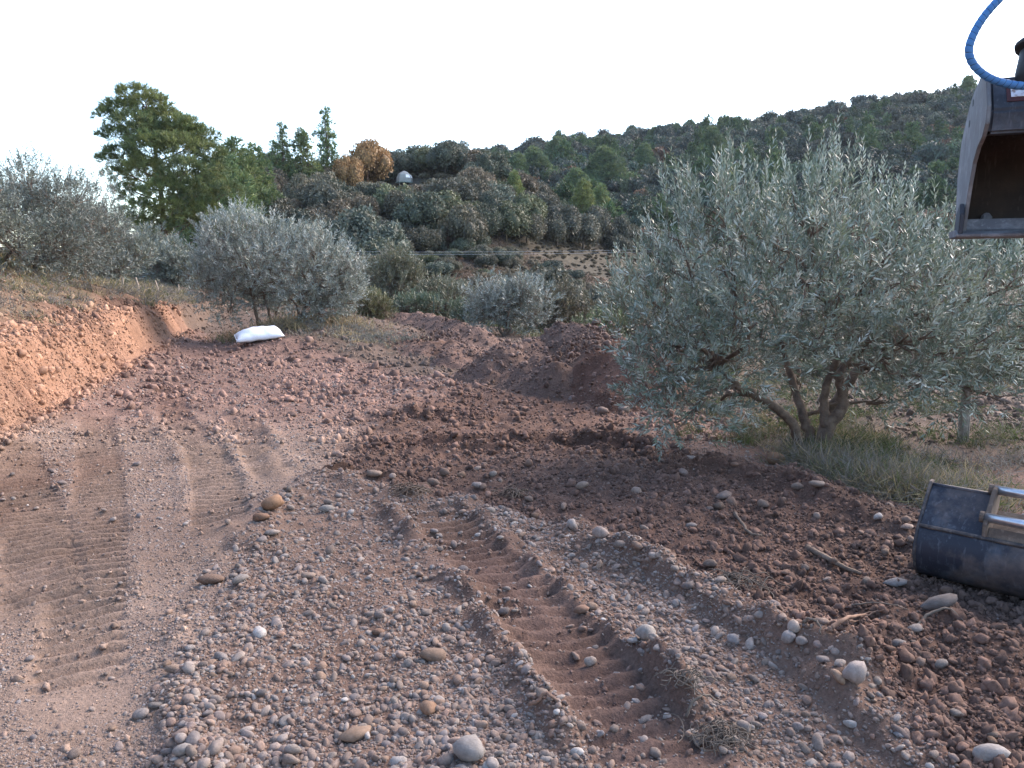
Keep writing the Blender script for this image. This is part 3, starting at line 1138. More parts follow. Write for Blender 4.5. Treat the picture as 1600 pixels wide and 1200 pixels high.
def twig_mesh(name, O, D, Ls, r, anchors=None):
    """thin three-sided sticks under every shoot"""
    n = len(O)
    a = norm(np.cross(D, rng.normal(size=(n, 3))))
    b = np.cross(D, a)
    V = []
    st = O - D * (Ls * 0.7)[:, None]
    en = O + D * (Ls * 0.9)[:, None]
    for P, rr in ((st, r), (en, r * 0.35)):
        for k in range(3):
            an = 2 * math.pi * k / 3
            V.append(P + (a * math.cos(an) + b * math.sin(an)) * rr)
    V = np.stack(V, 1)
    Fc = []
    base = np.arange(n)[:, None] * 6
    for k in range(3):
        Fc.append(np.concatenate([base + k, base + (k + 1) % 3, base + 3 + (k + 1) % 3, base + 3 + k], 1))
    return mesh_np(name, V.reshape(-1, 3), np.concatenate(Fc))


def olive(root, lobes, stems, dens, shoot_len, pairs, leafL, leafW, limb_r=0.02, extra=None, pal=OLIVE_T, pp=OLIVE_P, tip_from=None, seed=1):
    """parts under root: trunk (each stem), limb (each main limb), crown (> twigs)"""
    rnd = random.Random(seed)
    for st in stems:
        p, r = smooth_path(st, 6, 0.006, rnd)
        MB().tube(p, r, 9).build("trunk", M['bark'], root)
    tips = tip_from if tip_from is not None else [st[-1] for st in stems]
    for lb in lobes:
        c = np.array(lb[:3])
        t = min(tips, key=lambda q: np.linalg.norm(np.array(q[:3]) - c) + (2 if q[2] > c[2] + 0.3 else 0))
        a = np.array(t[:3])
        m = (a + c) / 2 + np.array([rnd.gauss(0, .07), rnd.gauss(0, .07), 0.05])
        mb = MB()
        p, r = smooth_path([(*a, min(t[3], limb_r)), (*m, limb_r * .75), (*c, limb_r * .45)], 5, 0.008, rnd)
        mb.tube(p, r, 6)
        for _ in range(5):
            d = Vector((rnd.gauss(0, 1), rnd.gauss(0, 1), rnd.gauss(.5, .8))).normalized()
            e = c + np.array(d) * np.array(lb[3:]) * 0.85
            p, r = smooth_path([(*(0.4 * m + 0.6 * c), limb_r * .5), (*((c + e) / 2 + np.array([rnd.gauss(0, .04)] * 3)), limb_r * .32), (*e, limb_r * .15)], 4, .006, rnd)
            mb.tube(p, r, 5)
        mb.build("limb", M['bark'], root)
    O, D, Ls = lobes_shoots(lobes, dens, shoot_len)
    P, Dd, L, W, T = shoots_to_leaves(O, D, Ls, pairs, leafL, leafW, pal, pp)
    if extra is not None:
        ea_ = shoots_to_leaves(*extra, int(pairs * 1.6), leafL, leafW, pal * 1.12, pp, 0.6)
        P, Dd, L, W, T = (np.concatenate(q) for q in zip((P, Dd, L, W, T), ea_))
        O = np.concatenate([O, extra[0]]); D = np.concatenate([D, extra[1]]); Ls = np.concatenate([Ls, extra[2]])
    V, Fc = leaf_arrays(P, Dd, L, W)
    cr = obj("crown", mesh_np("olive_crown", V, Fc, T), M['olive_leaf'], root)
    cr["kind"] = "stuff"
    tw = obj("twigs", twig_mesh("olive_twigs", O, D, Ls, max(0.002, leafW * 0.13)), M['bark'], cr)
    return root


# ---- the large olive on the right
b0 = GT(1265, 706)
Y0 = b0[1]


def la(px, py, dy=0.0):
    return AT(px, py, Y0 + dy) - b0


def lobe(px, py, rpx, dy=0.0, fz=1.0):
    p = la(px, py, dy)
    r = rpx / F * Y0 * 1.03
    return (p[0], p[1], p[2], r, r * 1.1, r * fz)


lobesA = [lobe(1130, 350, 52, 0.1), lobe(1200, 375, 62, 0.5), lobe(1265, 345, 62, -0.1), lobe(1335, 375, 55, 0.3), lobe(1400, 405, 62, -0.1), lobe(1480, 435, 62, 0.4),
          lobe(1075, 410, 70, -0.1), lobe(1020, 470, 58, 0.2), lobe(985, 520, 45, 0.2), lobe(1150, 440, 85, -0.4), lobe(1255, 440, 90, -0.6), lobe(1350, 460, 85, -0.5), lobe(1440, 490, 85, -0.4),
          lobe(1535, 470, 75, 0.2), lobe(1590, 450, 65, 0.5), lobe(1050, 540, 72, -0.4), lobe(1045, 615, 66, -0.4, .9), lobe(1080, 650, 60, -0.5, .8), lobe(1020, 590, 46, -.1), lobe(1130, 560, 75, -0.5), lobe(1140, 640, 45, 0.1, .8),
          lobe(1220, 540, 70, 0.5), lobe(1390, 570, 65, -0.5), lobe(1440, 610, 55, -0.2, .8), lobe(1500, 560, 75, -0.2), lobe(1575, 550, 65, 0.1), lobe(1540, 615, 50, 0.0, .8), lobe(1385, 630, 38, 0.2, .7),
          lobe(1200, 420, 90, 1.0), lobe(1320, 430, 95, 1.1), lobe(1440, 470, 85, 1.0), lobe(1110, 500, 80, 0.9), lobe(1330, 540, 75, 1.0), lobe(1560, 520, 75, 0.9), lobe(1640, 520, 65, 0.3), lobe(1250, 590, 45, 1.0),
          lobe(1300, 510, 60, -0.75), lobe(1170, 500, 55, -0.85), lobe(1430, 540, 55, -0.8)]


def st(*pts):
    return [(*la(px, py, dy), r) for px, py, dy, r in pts]


stemsA = [st((1254, 716, -.05, .060), (1246, 690, -.05, .048), (1238, 662, -.08, .044), (1212, 636, -.12, .042), (1178, 616, -.15, .038), (1150, 600, -.2, .030), (1120, 575, -.2, .022)),
          st((1282, 712, 0, .085), (1285, 690, 0, .070), (1298, 660, 0, .060), (1316, 636, -.02, .050), (1313, 600, -.03, .040), (1311, 585, -.03, .036), (1322, 568, 0, .028), (1350, 545, 0, .022)),
          st((1292, 668, 0, .052), (1287, 630, .04, .040), (1291, 600, .06, .034), (1303, 572, .08, .030), (1308, 540, .08, .024), (1290, 480, .1, .018)),
          st((1268, 714, .12, .060), (1266, 680, .14, .052), (1255, 650, .2, .044), (1240, 600, .4, .036), (1225, 550, .5, .024)),
          st((1278, 700, .1, .06), (1300, 640, .25, .052), (1325, 600, .35, .046), (1345, 575, .45, .040), (1400, 530, .6, .028), (1440, 500, .7, .02))]
tipsA = [s_[i] for s_ in stemsA for i in range(len(s_) - 3, len(s_))]
ex = []
for px, py, dy in [(1290, 248, 0), (1312, 258, 0.1), (1258, 255, .1), (1142, 262, 0), (1075, 290, .1), (1055, 300, 0), (1100, 285, .1), (1120, 270, .2), (1165, 275, .1), (1180, 290, 0), (1205, 300, .1), (1230, 285, .2),
                   (1330, 290, 0), (1345, 300, .1), (1400, 305, 0), (1380, 320, .1), (1430, 320, .2), (1465, 335, .1), (1500, 345, .2), (1040, 360, 0), (1060, 385, 0), (1015, 400, 0), (975, 430, .1), (1085, 300, 0), (1275, 290, -.1), (1300, 285, -.1),
                   (1255, 290, -.2), (1150, 290, -.1), (1130, 300, -.1), (1360, 330, -.1), (1420, 345, -.1), (1560, 400, .2), (1585, 395, .3), (1005, 420, 0)]:
    p = la(px, py + 40, dy)
    for q in range(6):
        ex.append((p + np.array([random.gauss(0, .06), random.gauss(0, .1), random.gauss(0, .10)]), norm(np.array([random.gauss(0 if px > 1100 else -.3, .16), random.gauss(0, .15), 1.0])), random.uniform(.30, .52)))
exA = (np.array([e[0] for e in ex]), np.array([e[1] for e in ex]), np.array([e[2] for e in ex]))
tA = empty("olive_tree", b0, "large silvery olive tree with several bare crooked stems beside the steel bucket", "tree", "olive trees")
olive(tA, lobesA, stemsA, 470, 0.21, 8, 0.068, 0.0155, 0.022, exA, pal=OLIVE_A, tip_from=tipsA)

# ---- olive beside the white sack
b1 = GT(448, 512)
Y1 = b1[1]


def mk(base, yy, lob, k=1.0):
    out = []
    for px, py, rpx, dy in lob:
        p = AT(px, py, yy + dy) - base
        r = rpx / F * yy * k
        out.append((p[0], p[1], p[2], r, r * 1.1, r))
    return out


def stp(base, yy, pts):
    return [(*(AT(px, py, yy + dy) - base), r) for px, py, dy, r in pts]


lobesB = mk(b1, Y1, [(345, 478, 22, .1), (395, 478, 18, .4), (500, 482, 24, -.2), (535, 462, 24, 0), (440, 474, 22, .5), (325, 465, 20, .2), (360, 492, 16, -.2), (500, 498, 18, .2), (540, 480, 20, .1), (430, 490, 16, .6), (320, 440, 24, -.2), (555, 455, 18, .1), (540, 425, 30, -.2), (500, 400, 34, -.3), (350, 385, 36, -.4), (480, 480, 24, -.2), (345, 370, 30, 0), (375, 360, 32, .3), (410, 372, 34, 0), (450, 385, 34, .2), (490, 395, 34, 0), (525, 412, 30, .2), (545, 440, 22, 0), (335, 410, 32, 0), (335, 445, 24, .2), (375, 410, 38, -.5), (420, 420, 40, -.6), (470, 430, 40, -.6),
                     (515, 450, 34, -.3), (370, 455, 28, -.2), (410, 460, 26, .3), (470, 465, 30, -.3), (520, 480, 20, 0), (400, 400, 40, .9), (470, 420, 40, .9), (350, 420, 32, .8), (440, 445, 30, .6)], 1.08)
stemsB = [stp(b1, Y1, [(470, 525, 0, .05), (471, 505, 0, .042), (474, 485, 0, .038), (484, 472, 0, .03), (495, 455, 0, .022)]),
          stp(b1, Y1, [(471, 500, 0, .036), (462, 475, .05, .03), (450, 462, .1, .024), (440, 440, .1, .018)]),
          stp(b1, Y1, [(404, 508, .1, .04), (398, 480, .1, .034), (393, 455, .1, .028), (385, 430, .1, .018)]),
          stp(b1, Y1, [(425, 510, .3, .036), (418, 480, .3, .03), (412, 460, .3, .024), (405, 430, .3, .018)])]
exB = []
for px, py in [(320, 375), (312, 400), (550, 425), (558, 450), (380, 330), (455, 352), (345, 340), (360, 335), (375, 338), (395, 345), (420, 352), (445, 358), (465, 362), (485, 372), (505, 382), (330, 350), (525, 395), (540, 415), (410, 345), (350, 345)]:
    p = AT(px, py + 14, Y1) - b1
    for q in range(6):
        exB.append((p + np.array([random.gauss(0, .1), random.gauss(0, .2), random.gauss(0, .08)]), norm(np.array([random.gauss(0, .25), random.gauss(0, .2), 1.0])), random.uniform(.25, .45)))
exB = tuple(np.array([e[i] for e in exB]) for i in range(3))
PB = np.array([.18, .28, .30, .18, .06])
tB = empty("olive_tree", b1, "pale multi-stemmed olive tree growing from dry grass behind the white sack", "tree", "olive trees")
olive(tB, lobesB, stemsB, 300, 0.27, 6, 0.105, 0.024, 0.02, exB, pal=OLIVE_T * 1.3, pp=PB, seed=2)

# ---- generic rounded olives (local coordinates, about 2.4 m wide)
def generic_olive(seed, pp, hz=1.0):
    rnd = random.Random(seed)
    L = []
    for i in range(19):
        a = rnd.random() * 6.28
        rr = 0.9 * math.sqrt(rnd.random())
        z = 0.36 + 1.22 * hz * rnd.random() * (1.2 - rr * 0.6)
        L.append((rr * math.cos(a), rr * math.sin(a), z, *(rnd.uniform(.36, .5),) * 2, rnd.uniform(.34, .48)))
    stems = [[(rnd.gauss(0, .06), rnd.gauss(0, .06), -0.1, .05), (rnd.gauss(0, .1), rnd.gauss(0, .1), .3, .04), (0.35 * math.cos(k * 2.1 + seed), .35 * math.sin(k * 2.1 + seed), .75, .025)] for k in range(3)]
    ex = [(np.array([rnd.gauss(0, .55), rnd.gauss(0, .55), 1.35 * hz + rnd.gauss(0, .12)]), norm(np.array([rnd.gauss(0, .3), rnd.gauss(0, .3), 1.0])), rnd.uniform(.25, .45)) for _ in range(45)]
    return L, stems, tuple(np.array([e[i] for e in ex]) for i in range(3)), pp


def place_olive(px, dist, width_px, top_py, label, seed, pp=OLIVE_P, hz=1.0, name="olive_tree", zoff=0.0, leaf=1.0, pal=OLIVE_T, grp="olive trees"):
    x = AT(px, 400, dist)[0]
    z = HZ(x, dist) + zoff
    top = AT(px, top_py, dist)[2]
    sxy = width_px / F * dist / 2.5
    sz = max(0.3, (top - z) / (1.95 * hz))
    L, stems, ex, pp = generic_olive(seed, pp, hz)
    t = empty(name, (x, dist, z), label, "shrub" if "shrub" in name else "tree", grp, 0, (1, 1, 1))
    L = [(a * sxy, b * sxy, c * sz, d * sxy, e * sxy, f * sz) for a, b, c, d, e, f in L]
    stems = [[(a * sxy, b * sxy, c * sz, r) for a, b, c, r in s_] for s_ in stems]
    ex = (ex[0] * np.array([sxy, sxy, sz]), ex[1], ex[2])
    k = dist / 20.0 * leaf
    olive(t, L, stems, 330 / k ** 1.2, 0.27 * k ** .5, 6, 0.10 * k, 0.024 * k, 0.018, ex, pal=pal, pp=pp, seed=seed)
    return t


PG = np.array([.30, .30, .14, .06, .20])
place_olive(795, 21.5, 148, 428, "rounded pale green olive behind the earth heaps, low on the slope", 11, PB)
place_olive(45, 16.0, 270, 222, "tall straggly grey olive with bare upper twigs above the cut bank", 12, np.array([.42, .36, .12, .04, .06]), 1.25)
place_olive(-50, 14.5, 200, 270, "grey olive on the grassy top of the bank, next to the straggly one", 17, PG)
place_olive(128, 19.0, 150, 285, "grey-green olive between the straggly olive and the big pine", 13, np.array([.36, .34, .14, .06, .10]))
place_olive(178, 25.0, 125, 345, "dense rounded olive at the top of the bank by the wooden stakes", 14, PG)
place_olive(268, 31.0, 115, 372, "greener rounded olive behind the row of thin stakes", 15, PG)
place_olive(225, 33.0, 100, 350, "dim olive tucked behind the dense rounded one under the pine", 16, np.array([.45, .35, .1, .02, .08]))
SHR = np.array([(0.115, 0.125, 0.085), (0.16, 0.165, 0.11), (0.22, 0.215, 0.155), (0.27, 0.26, 0.20), (0.15, 0.15, 0.075)])
place_olive(612, 36.0, 120, 386, "bushy grey-green shrub beyond the curving berm, next to the pale olive", 21, PG, name="shrub", pal=SHR * 1.15, grp="shrubs beyond the clearing")
place_olive(690, 33.0, 115, 428, "feathery dull green shrub behind the berm with dark hollows", 22, PG, name="shrub", pal=SHR * 1.1, grp="shrubs beyond the clearing")
place_olive(650, 31.0, 80, 460, "low blue-green shrub hugging the outer side of the berm", 23, PG, name="shrub", pal=SHR * np.array([.8, 1, .95]), grp="shrubs beyond the clearing")
place_olive(735, 29.0, 90, 470, "low blue-green shrub between the berm and the rounded olive", 24, PG, name="shrub", pal=SHR * np.array([.8, 1, .95]), grp="shrubs beyond the clearing")
place_olive(885, 27.0, 110, 440, "dark brownish shrub behind the largest earth heap", 25, PG, name="shrub", pal=SHR * np.array([.85, .75, .7]), grp="shrubs beyond the clearing")
place_olive(945, 15.5, 95, 488, "small green shrub between the earth heaps and the large olive", 26, PG, name="shrub", pal=SHR * np.array([.75, .95, .65]), grp="shrubs beyond the clearing")
place_olive(975, 24.0, 110, 430, "grey shrub half hidden behind the large olive's outer leaves", 27, PG, name="shrub", pal=SHR, grp="shrubs beyond the clearing")
place_olive(1100, 20.0, 190, 455, "wide dull shrub seen in gaps under the large olive", 28, PG, name="shrub", pal=SHR * .9, grp="shrubs beyond the clearing")
place_olive(1330, 19.0, 260, 480, "broad scrubby shrub on the slope behind the olive stems", 29, PG, name="shrub", pal=SHR * .9, grp="shrubs beyond the clearing")
place_olive(1600, 14.5, 200, 520, "dark green shrub on the slope beyond the wooden post", 30, PG, name="shrub", pal=SHR * np.array([.6, .78, .55]), grp="shrubs beyond the clearing")
place_olive(1490, 22.0, 220, 470, "dull green shrub below the dark one on the valley slope", 31, PG, name="shrub", pal=SHR * np.array([.75, .85, .7]), grp="shrubs beyond the clearing")
place_olive(575, 28.0, 70, 455, "yellowish shrub touching the right side of the pale olive", 32, PG, name="shrub", pal=SHR * np.array([1.15, 1.1, .8]), grp="shrubs beyond the clearing")
place_olive(305, 36.0, 80, 385, "thin bluish olive sprouting left of the pale multi-stemmed one", 33, PG)
place_olive(445, 42.0, 150, 400, "dark shrub filling the gap behind the pale multi-stemmed olive", 34, PG, name="shrub", pal=SHR * .75, grp="shrubs beyond the clearing")

# ---- holm oaks (shared crowns)
def oak_crown(seed, n_lobe, n_leaf, leaf, spread=1.0):
    r = np.random.default_rng(seed)
    Ps, Ds, Ns, Ts = [], [], [], []
    cores_V, cores_F, base = [], [], 0
    iv, if_ = ico(1)
    for i in range(n_lobe):
        a = r.random() * 6.28
        q = math.sqrt(r.random()) * 0.72 * spread
        z = 0.45 + 0.75 * (1 - (q / 0.85) ** 2) * r.uniform(.45, 1.0)
        c = np.array([q * math.cos(a), q * math.sin(a), z])
        rad = r.uniform(.24, .40)
        nn = int(n_leaf * rad ** 2 / 0.1)
        d = norm(r.normal(size=(nn, 3)) + np.array([0, 0, .25]))
        P = c + d * rad * (0.78 + 0.28 * r.random((nn, 1)))
        tone = r.uniform(.8, 1.2)
        Ps.append(P)
        Ds.append(norm(d * 0.5 + r.normal(0, .7, (nn, 3))))
        Ns.append(norm(d + r.normal(0, .5, (nn, 3))))
        Ts.append(np.array([0.148, 0.146, 0.108]) * tone * r.uniform(.7, 1.35, (nn, 1)))
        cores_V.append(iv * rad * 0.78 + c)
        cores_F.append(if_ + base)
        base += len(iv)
    P, D, Nn, T = map(np.concatenate, (Ps, Ds, Ns, Ts))
    V, Fc = leaf_arrays(P, D, leaf * rng.uniform(.7, 1.3, len(P)), leaf * .7, Nn, 0.1)
    tri = np.concatenate([np.stack([Fc[:, 0], Fc[:, 1], Fc[:, 2]], 1), np.stack([Fc[:, 0], Fc[:, 2], Fc[:, 3]], 1)])
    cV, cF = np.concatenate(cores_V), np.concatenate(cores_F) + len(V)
    tV, tF = tube_arrays([(0, 0, -0.25), (0.02, 0, .2), (.04, .02, .6)], [.05, .045, .03], 5)
    tV = np.array([list(v) for v in tV])
    tF = np.array([[f[0], f[1], f[2]] for f in tF] + [[f[0], f[2], f[3]] for f in tF]) + len(V) + len(cV)
    allF = np.concatenate([tri, cF, tF])
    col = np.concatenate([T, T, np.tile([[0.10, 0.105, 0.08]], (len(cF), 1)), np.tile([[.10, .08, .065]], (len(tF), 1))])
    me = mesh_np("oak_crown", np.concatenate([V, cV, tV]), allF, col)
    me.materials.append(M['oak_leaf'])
    return me


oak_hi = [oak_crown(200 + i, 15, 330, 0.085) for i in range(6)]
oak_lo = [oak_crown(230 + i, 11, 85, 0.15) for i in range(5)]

TONES = np.array([(1.0, 1.0, 1.0), (0.8, 0.92, 0.85), (1.15, 1.08, 1.0), (1.2, 1.0, 0.92), (0.85, 0.98, 1.0), (1.05, 1.15, 0.85)])


def tree_obj(name, me, x, y, w, h, tone, label, cat, group=None, zoff=0.0):
    o = obj(name, me, None, None, (x, y, HZ(x, y) + zoff), (random.gauss(0, .04), random.gauss(0, .04), random.random() * 6.28), (w, w * random.uniform(.9, 1.1), h))
    o["tone"] = [float(t) for t in tone]
    return tag(o, label, cat, group)


def in_bare(px, py):
    return in_poly(px, py, [(600, 410), (640, 385), (760, 372), (880, 378), (1000, 392), (1060, 420), (1060, 480), (600, 470)])


dome_p = GT(632, 287)
cy_ = rng.uniform(60, 126, 6000)
cpx = rng.uniform(310, 1090, 6000)
cx_ = (cpx - 800) / F * cy_ / cp
cz_ = H_land(cx_, cy_)
qx, qy = to_px(cx_, cy_, cz_ + .8)
okc = ~in_bare(qx, qy) & ~((np.abs(qx - 632) < 36) & (cy_ < dome_p[1] + 3.6) & (cy_ > dome_p[1] - 19))
pts = []
for x, y, o_ in zip(cx_, cy_, okc):
    if len(pts) >= 296:
        break
    if o_ and all((x - a) ** 2 + (y - b) ** 2 > (2.3 + 0.011 * y) ** 2 for a, b in pts):
        pts.append((x, y))
for i, (x, y) in enumerate(pts):
    w = random.uniform(2.1, 3.6)
    h = w * random.uniform(.85, 1.3)
    ti = random.randrange(len(TONES))
    tn = TONES[ti] * random.uniform(.85, 1.2)
    look = ('large ' if w > 3.0 else ('low ' if h < 2.4 else '')) + ('grey-green', 'dark green', 'pale grey', 'brownish', 'blue-grey', 'yellowish green')[ti]
    z = float(H_land(np.array([x]), np.array([y]))[0])
    qx, qy = to_px(x, y, z)
    _, ty = to_px(x, y, z + 1.25 * h)
    if y < dome_p[1] + 2 and abs(qx - 632) < 17 + 1.0 * w * F / y and ty < 284:
        h = max(.6, (AT(qx, 284, y)[2] - z) / 1.3)
        w = min(w, 1.6 * h)
        if w < .9:
            continue
    if y > 108: lab = look + " evergreen oak along the crest of the near wooded hill"
    elif abs(qx - 632) < 60 and y > 85: lab = look + " evergreen oak crowding round the small grey dome"
    elif qx > 840: lab = look + " evergreen oak on the spur running down to the power line"
    elif y < 80: lab = look + " evergreen oak at the foot of the near hill by the brown slope"
    else: lab = look + " evergreen oak in the middle of the near wooded hillside"
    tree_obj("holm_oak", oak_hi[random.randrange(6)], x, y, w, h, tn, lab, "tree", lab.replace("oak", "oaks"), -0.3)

# bushes dotted over the bare slope
k = 0
while k < 90:
    y = random.uniform(52, 84)
    px = random.uniform(600, 1060)
    x = AT(px, 400, y)[0]
    z = float(H_land(np.array([x]), np.array([y]))[0])
    qx, qy = to_px(np.array([x]), np.array([y]), np.array([z]))
    if not in_bare(qx, qy)[0]:
        continue
    w = random.uniform(.5, 1.5)
    ti = random.randrange(6)
    look = ("sizeable " if w > 1.15 else ("tiny " if w < .75 else "small ")) + ('grey-green', 'dark green', 'pale grey', 'brownish', 'blue-grey', 'yellowish green')[ti]
    tree_obj("bush", oak_hi[random.randrange(6)], x, y, w, w * .8, TONES[ti] * random.uniform(.8, 1.4), look + " bush dotted on the bare brown slope under the power line", "bush", look + " bushes on the bare slope", -.1)
    k += 1

PINE_T = np.array([(0.11, 0.155, 0.075), (0.155, 0.195, 0.085), (0.20, 0.22, 0.09), (0.09, 0.13, 0.08)])


def needles(lobes, tufts, per, L, W, seed, pal=PINE_T):
    r = np.random.default_rng(seed)
    Ps, Ds, Ts, Ls_ = [], [], [], []
    for lx, ly, lz, rx, ry, rz in lobes:
        n = max(6, int(tufts * (rx * ry * rz) ** (2 / 3)))
        d = norm(r.normal(size=(n, 3)) + np.array([0, 0, .35]))
        c = np.array([lx, ly, lz]) + d * np.array([rx, ry, rz]) * (0.45 + 0.55 * r.random((n, 1)) ** .6)
        td = norm(d * 0.7 + np.array([0, 0, .55]) + r.normal(0, .3, (n, 3)))
        lt = pal[r.integers(0, len(pal))]
        tt = (pal[r.integers(0, len(pal), n)] * .6 + lt * .4) * r.uniform(.75, 1.25, (n, 1))
        for k in range(per):
            Ps.append(c + td * (L * .5) * r.random((n, 1)))
            Ds.append(norm(td + r.normal(0, .62, (n, 3))))
            Ts.append(tt * r.uniform(.85, 1.15, (n, 1)))
    P, D, T = map(np.concatenate, (Ps, Ds, Ts))
    V, Fc = leaf_arrays(P, D, L * r.uniform(.7, 1.25, len(P)), W, None, 0.1)
    return mesh_np("pine_crown", V, Fc, T)


def generic_pine(seed, slim=1.0, n=24):
    rnd = random.Random(seed)
    L = []
    for i in range(n):
        t = (i + .5) / n
        z = 0.22 + 0.76 * t
        q = slim * 0.24 * (1 - t) ** .75 * rnd.uniform(.35, 1.0) + .01
        a = i * 2.4 + rnd.random()
        rr = slim * rnd.uniform(.065, .105) * (1.1 - .5 * t)
        L.append((q * math.cos(a), q * math.sin(a), z, rr, rr, rr * 1.0))
    return L


def far_pine(seed, slim):
    me = needles(generic_pine(seed, slim, 18), 900, 7, .11, .028, seed)
    me.materials.append(M['pine_leaf'])
    return me


# ---- far wood: one mass of crowns
oakC = bpy.data.collections.new("far_crowns")
for i, me in enumerate(oak_lo):
    oakC.objects.link(bpy.data.objects.new("crown_%d" % i, me))
woodC = bpy.data.collections.new("far_crowns_mixed")
for i, me in enumerate(oak_lo + [far_pine(71, 1.5), far_pine(72, 2.2), far_pine(73, 1.1)]):
    woodC.objects.link(bpy.data.objects.new("mixed_%d" % i, me))
fp = []
gy = 128.0
while gy < 345:
    st_ = 2.7 + 0.004 * gy
    xa, xb_ = -0.16 * gy, 1.12 * gy
    nx = int((xb_ - xa) / st_)
    xs_ = xa + (np.arange(nx) + rng.uniform(-.45, .45, nx)) * st_
    fp.append(np.stack([xs_, gy + rng.uniform(-.45, .45, nx) * st_], 1))
    gy += st_
fp = np.concatenate(fp)
z = H_land(fp[:, 0], fp[:, 1])
nF = len(fp)
w = 1.9 + 2.6 * rng.random(nF) ** 1.8
nz = fbm(fp[:, 0], fp[:, 1], 25, 3, 301)
tone = TONES[rng.integers(0, 6, nF)] * np.array([.60, .74, .80]) * rng.uniform(.6, 1.2, (nF, 1)) * (1 + .25 * nz)[:, None]
russ = (fbm(fp[:, 0], fp[:, 1], 14, 2, 303) > 0.52) & (rng.random(nF) < .6)
tone = np.where(russ[:, None], np.array([1.35, 0.8, 0.66]) * rng.uniform(.7, 1.1, (nF, 1)), tone)
kind_ = rng.integers(0, 5, nF)
pn = (fp[:, 0] > -.08 * fp[:, 1]) & (rng.random(nF) < .10 + .16 * (nz > .1)) & (fp[:, 1] < 285)
kind_ = np.where(pn, rng.integers(5, 8, nF), kind_)
hh_ = np.where(pn, w * rng.uniform(1.6, 2.4, nF), w * rng.uniform(.8, 1.35, nF))
ww_ = np.where(pn, hh_, w)
tone = np.where(pn[:, None], np.array([.62, .78, .72]) * rng.uniform(.75, 1.15, (nF, 1)), tone)
wood = scatter("far_wood", np.stack([fp[:, 0], fp[:, 1], z - .5], 1), np.stack([np.zeros(nF), np.zeros(nF), rng.uniform(0, 6.28, nF)], 1),
               np.stack([ww_, ww_, hh_], 1), tone, kind_, woodC, "tone")
tag(wood, "dense dark evergreen wood covering the far hillside", "wood")

# scrub under the oaks of the near hill
sx, sy = [], []
gx = rng.uniform(-60, 40, 9000)
gy_ = rng.uniform(50, 124, 9000)
zz = H_land(gx, gy_)
qx, qy = to_px(gx, gy_, zz)
bare = in_bare(qx, qy)
dm = (np.abs(qx - 632) < 24) & (gy_ > dome_p[1] - 12) & (gy_ < dome_p[1] + 3)
okk = ~dm & (qx > 250) & (qx < 1150) & np.where(bare, rng.random(9000) < .8, rng.random(9000) < .45)
gx, gy_, zz, bare = gx[okk], gy_[okk], zz[okk], bare[okk]
nS = len(gx)
w = np.where(bare, rng.uniform(.15, .45, nS), rng.uniform(.4, 1.0, nS))
tone = np.where(bare[:, None], np.array([.95, .78, .66]) * rng.uniform(.5, 1.5, (nS, 1)), np.array([1.2, 1.1, 1.0]) * rng.uniform(.6, 1.3, (nS, 1)))
scr = scatter("scrub", np.stack([gx, gy_, zz - .1], 1), np.stack([np.zeros(nS), np.zeros(nS), rng.uniform(0, 6.28, nS)], 1), np.stack([w, w, w * .8], 1), tone, rng.integers(0, 5, nS), oakC, "tone")
tag(scr, "low dry scrub between the trees of the near hill", "scrub")

# ---- pines
def pine_limbs(lobes, trunk_fn, r0, rnd):
    mb = MB()
    for lb in lobes:
        c = np.array(lb[:3])
        hz = max(c[2] - 0.45 * math.hypot(c[0], c[1]) - .3, c[2] * .35)
        a = trunk_fn(hz)
        m = (a + c) / 2 + np.array([0, 0, -.08 * np.linalg.norm(c - a)])
        p, r = smooth_path([(*a, r0), (*m, r0 * .7), (*c, r0 * .3)], 4, 0.02, rnd)
        mb.tube(p, r, 5)
    return mb


dP = 45.0
xP = AT(248, 300, dP)[0]
bP = np.array([xP, dP, HZ(xP, dP)])
PL = [(215, 150, 26, 0), (190, 172, 26, .5), (238, 165, 28, 0), (166, 182, 16, 0), (215, 195, 32, -1), (255, 190, 32, .5), (284, 200, 28, 0), (182, 212, 22, 0), (235, 228, 34, -1.5), (280, 232, 36, -1), (312, 215, 26, .5),
      (326, 240, 24, 0), (190, 245, 26, -.5), (168, 248, 13, 0), (225, 262, 26, -1.5), (290, 268, 34, -1.5), (332, 265, 26, 0), (178, 275, 17, 0), (205, 302, 24, 0), (250, 300, 28, -1.8), (310, 300, 28, -1), (355, 300, 24, -.5),
      (270, 330, 28, -1.5), (220, 330, 28, -1), (318, 330, 24, -.5), (240, 355, 25, -.5), (290, 352, 25, -.5), (200, 350, 22, 0), (335, 350, 20, 0), (235, 210, 34, 1.5), (280, 215, 34, 1.6), (225, 270, 34, 1.6), (290, 290, 36, 1.6), (330, 290, 26, 1)]
lobesP = [(l[0], l[1], l[2], l[3] * 1.05, l[4], l[5] * .52) for l in mk(bP, dP, PL)]
tP = empty("pine_tree", bP, "tall spreading pine with layered green boughs towering over the left olives", "tree", "pine trees")
topz = max(l[2] for l in lobesP)


def trunkP(z):
    t = z / topz
    return np.array([0.25 * math.sin(t * 2.5) - 0.6 * t * t, 0.1 * math.sin(t * 4), z])


p, r = smooth_path([(*trunkP(z), 0.20 * (1 - z / topz) + .03) for z in np.linspace(-.3, topz * .97, 9)], 4)
MB().tube(p, r, 9).build("trunk", M['pine_bark'], tP)
pine_limbs(lobesP, trunkP, .06, random.Random(5)).build("branches", M['pine_bark'], tP)
cr = obj("crown", needles(lobesP, 190, 17, .30, .034, 51), M['pine_leaf'], tP)
cr["kind"] = "stuff"
cr["tone"] = [1.4, 1.35, 1.15]


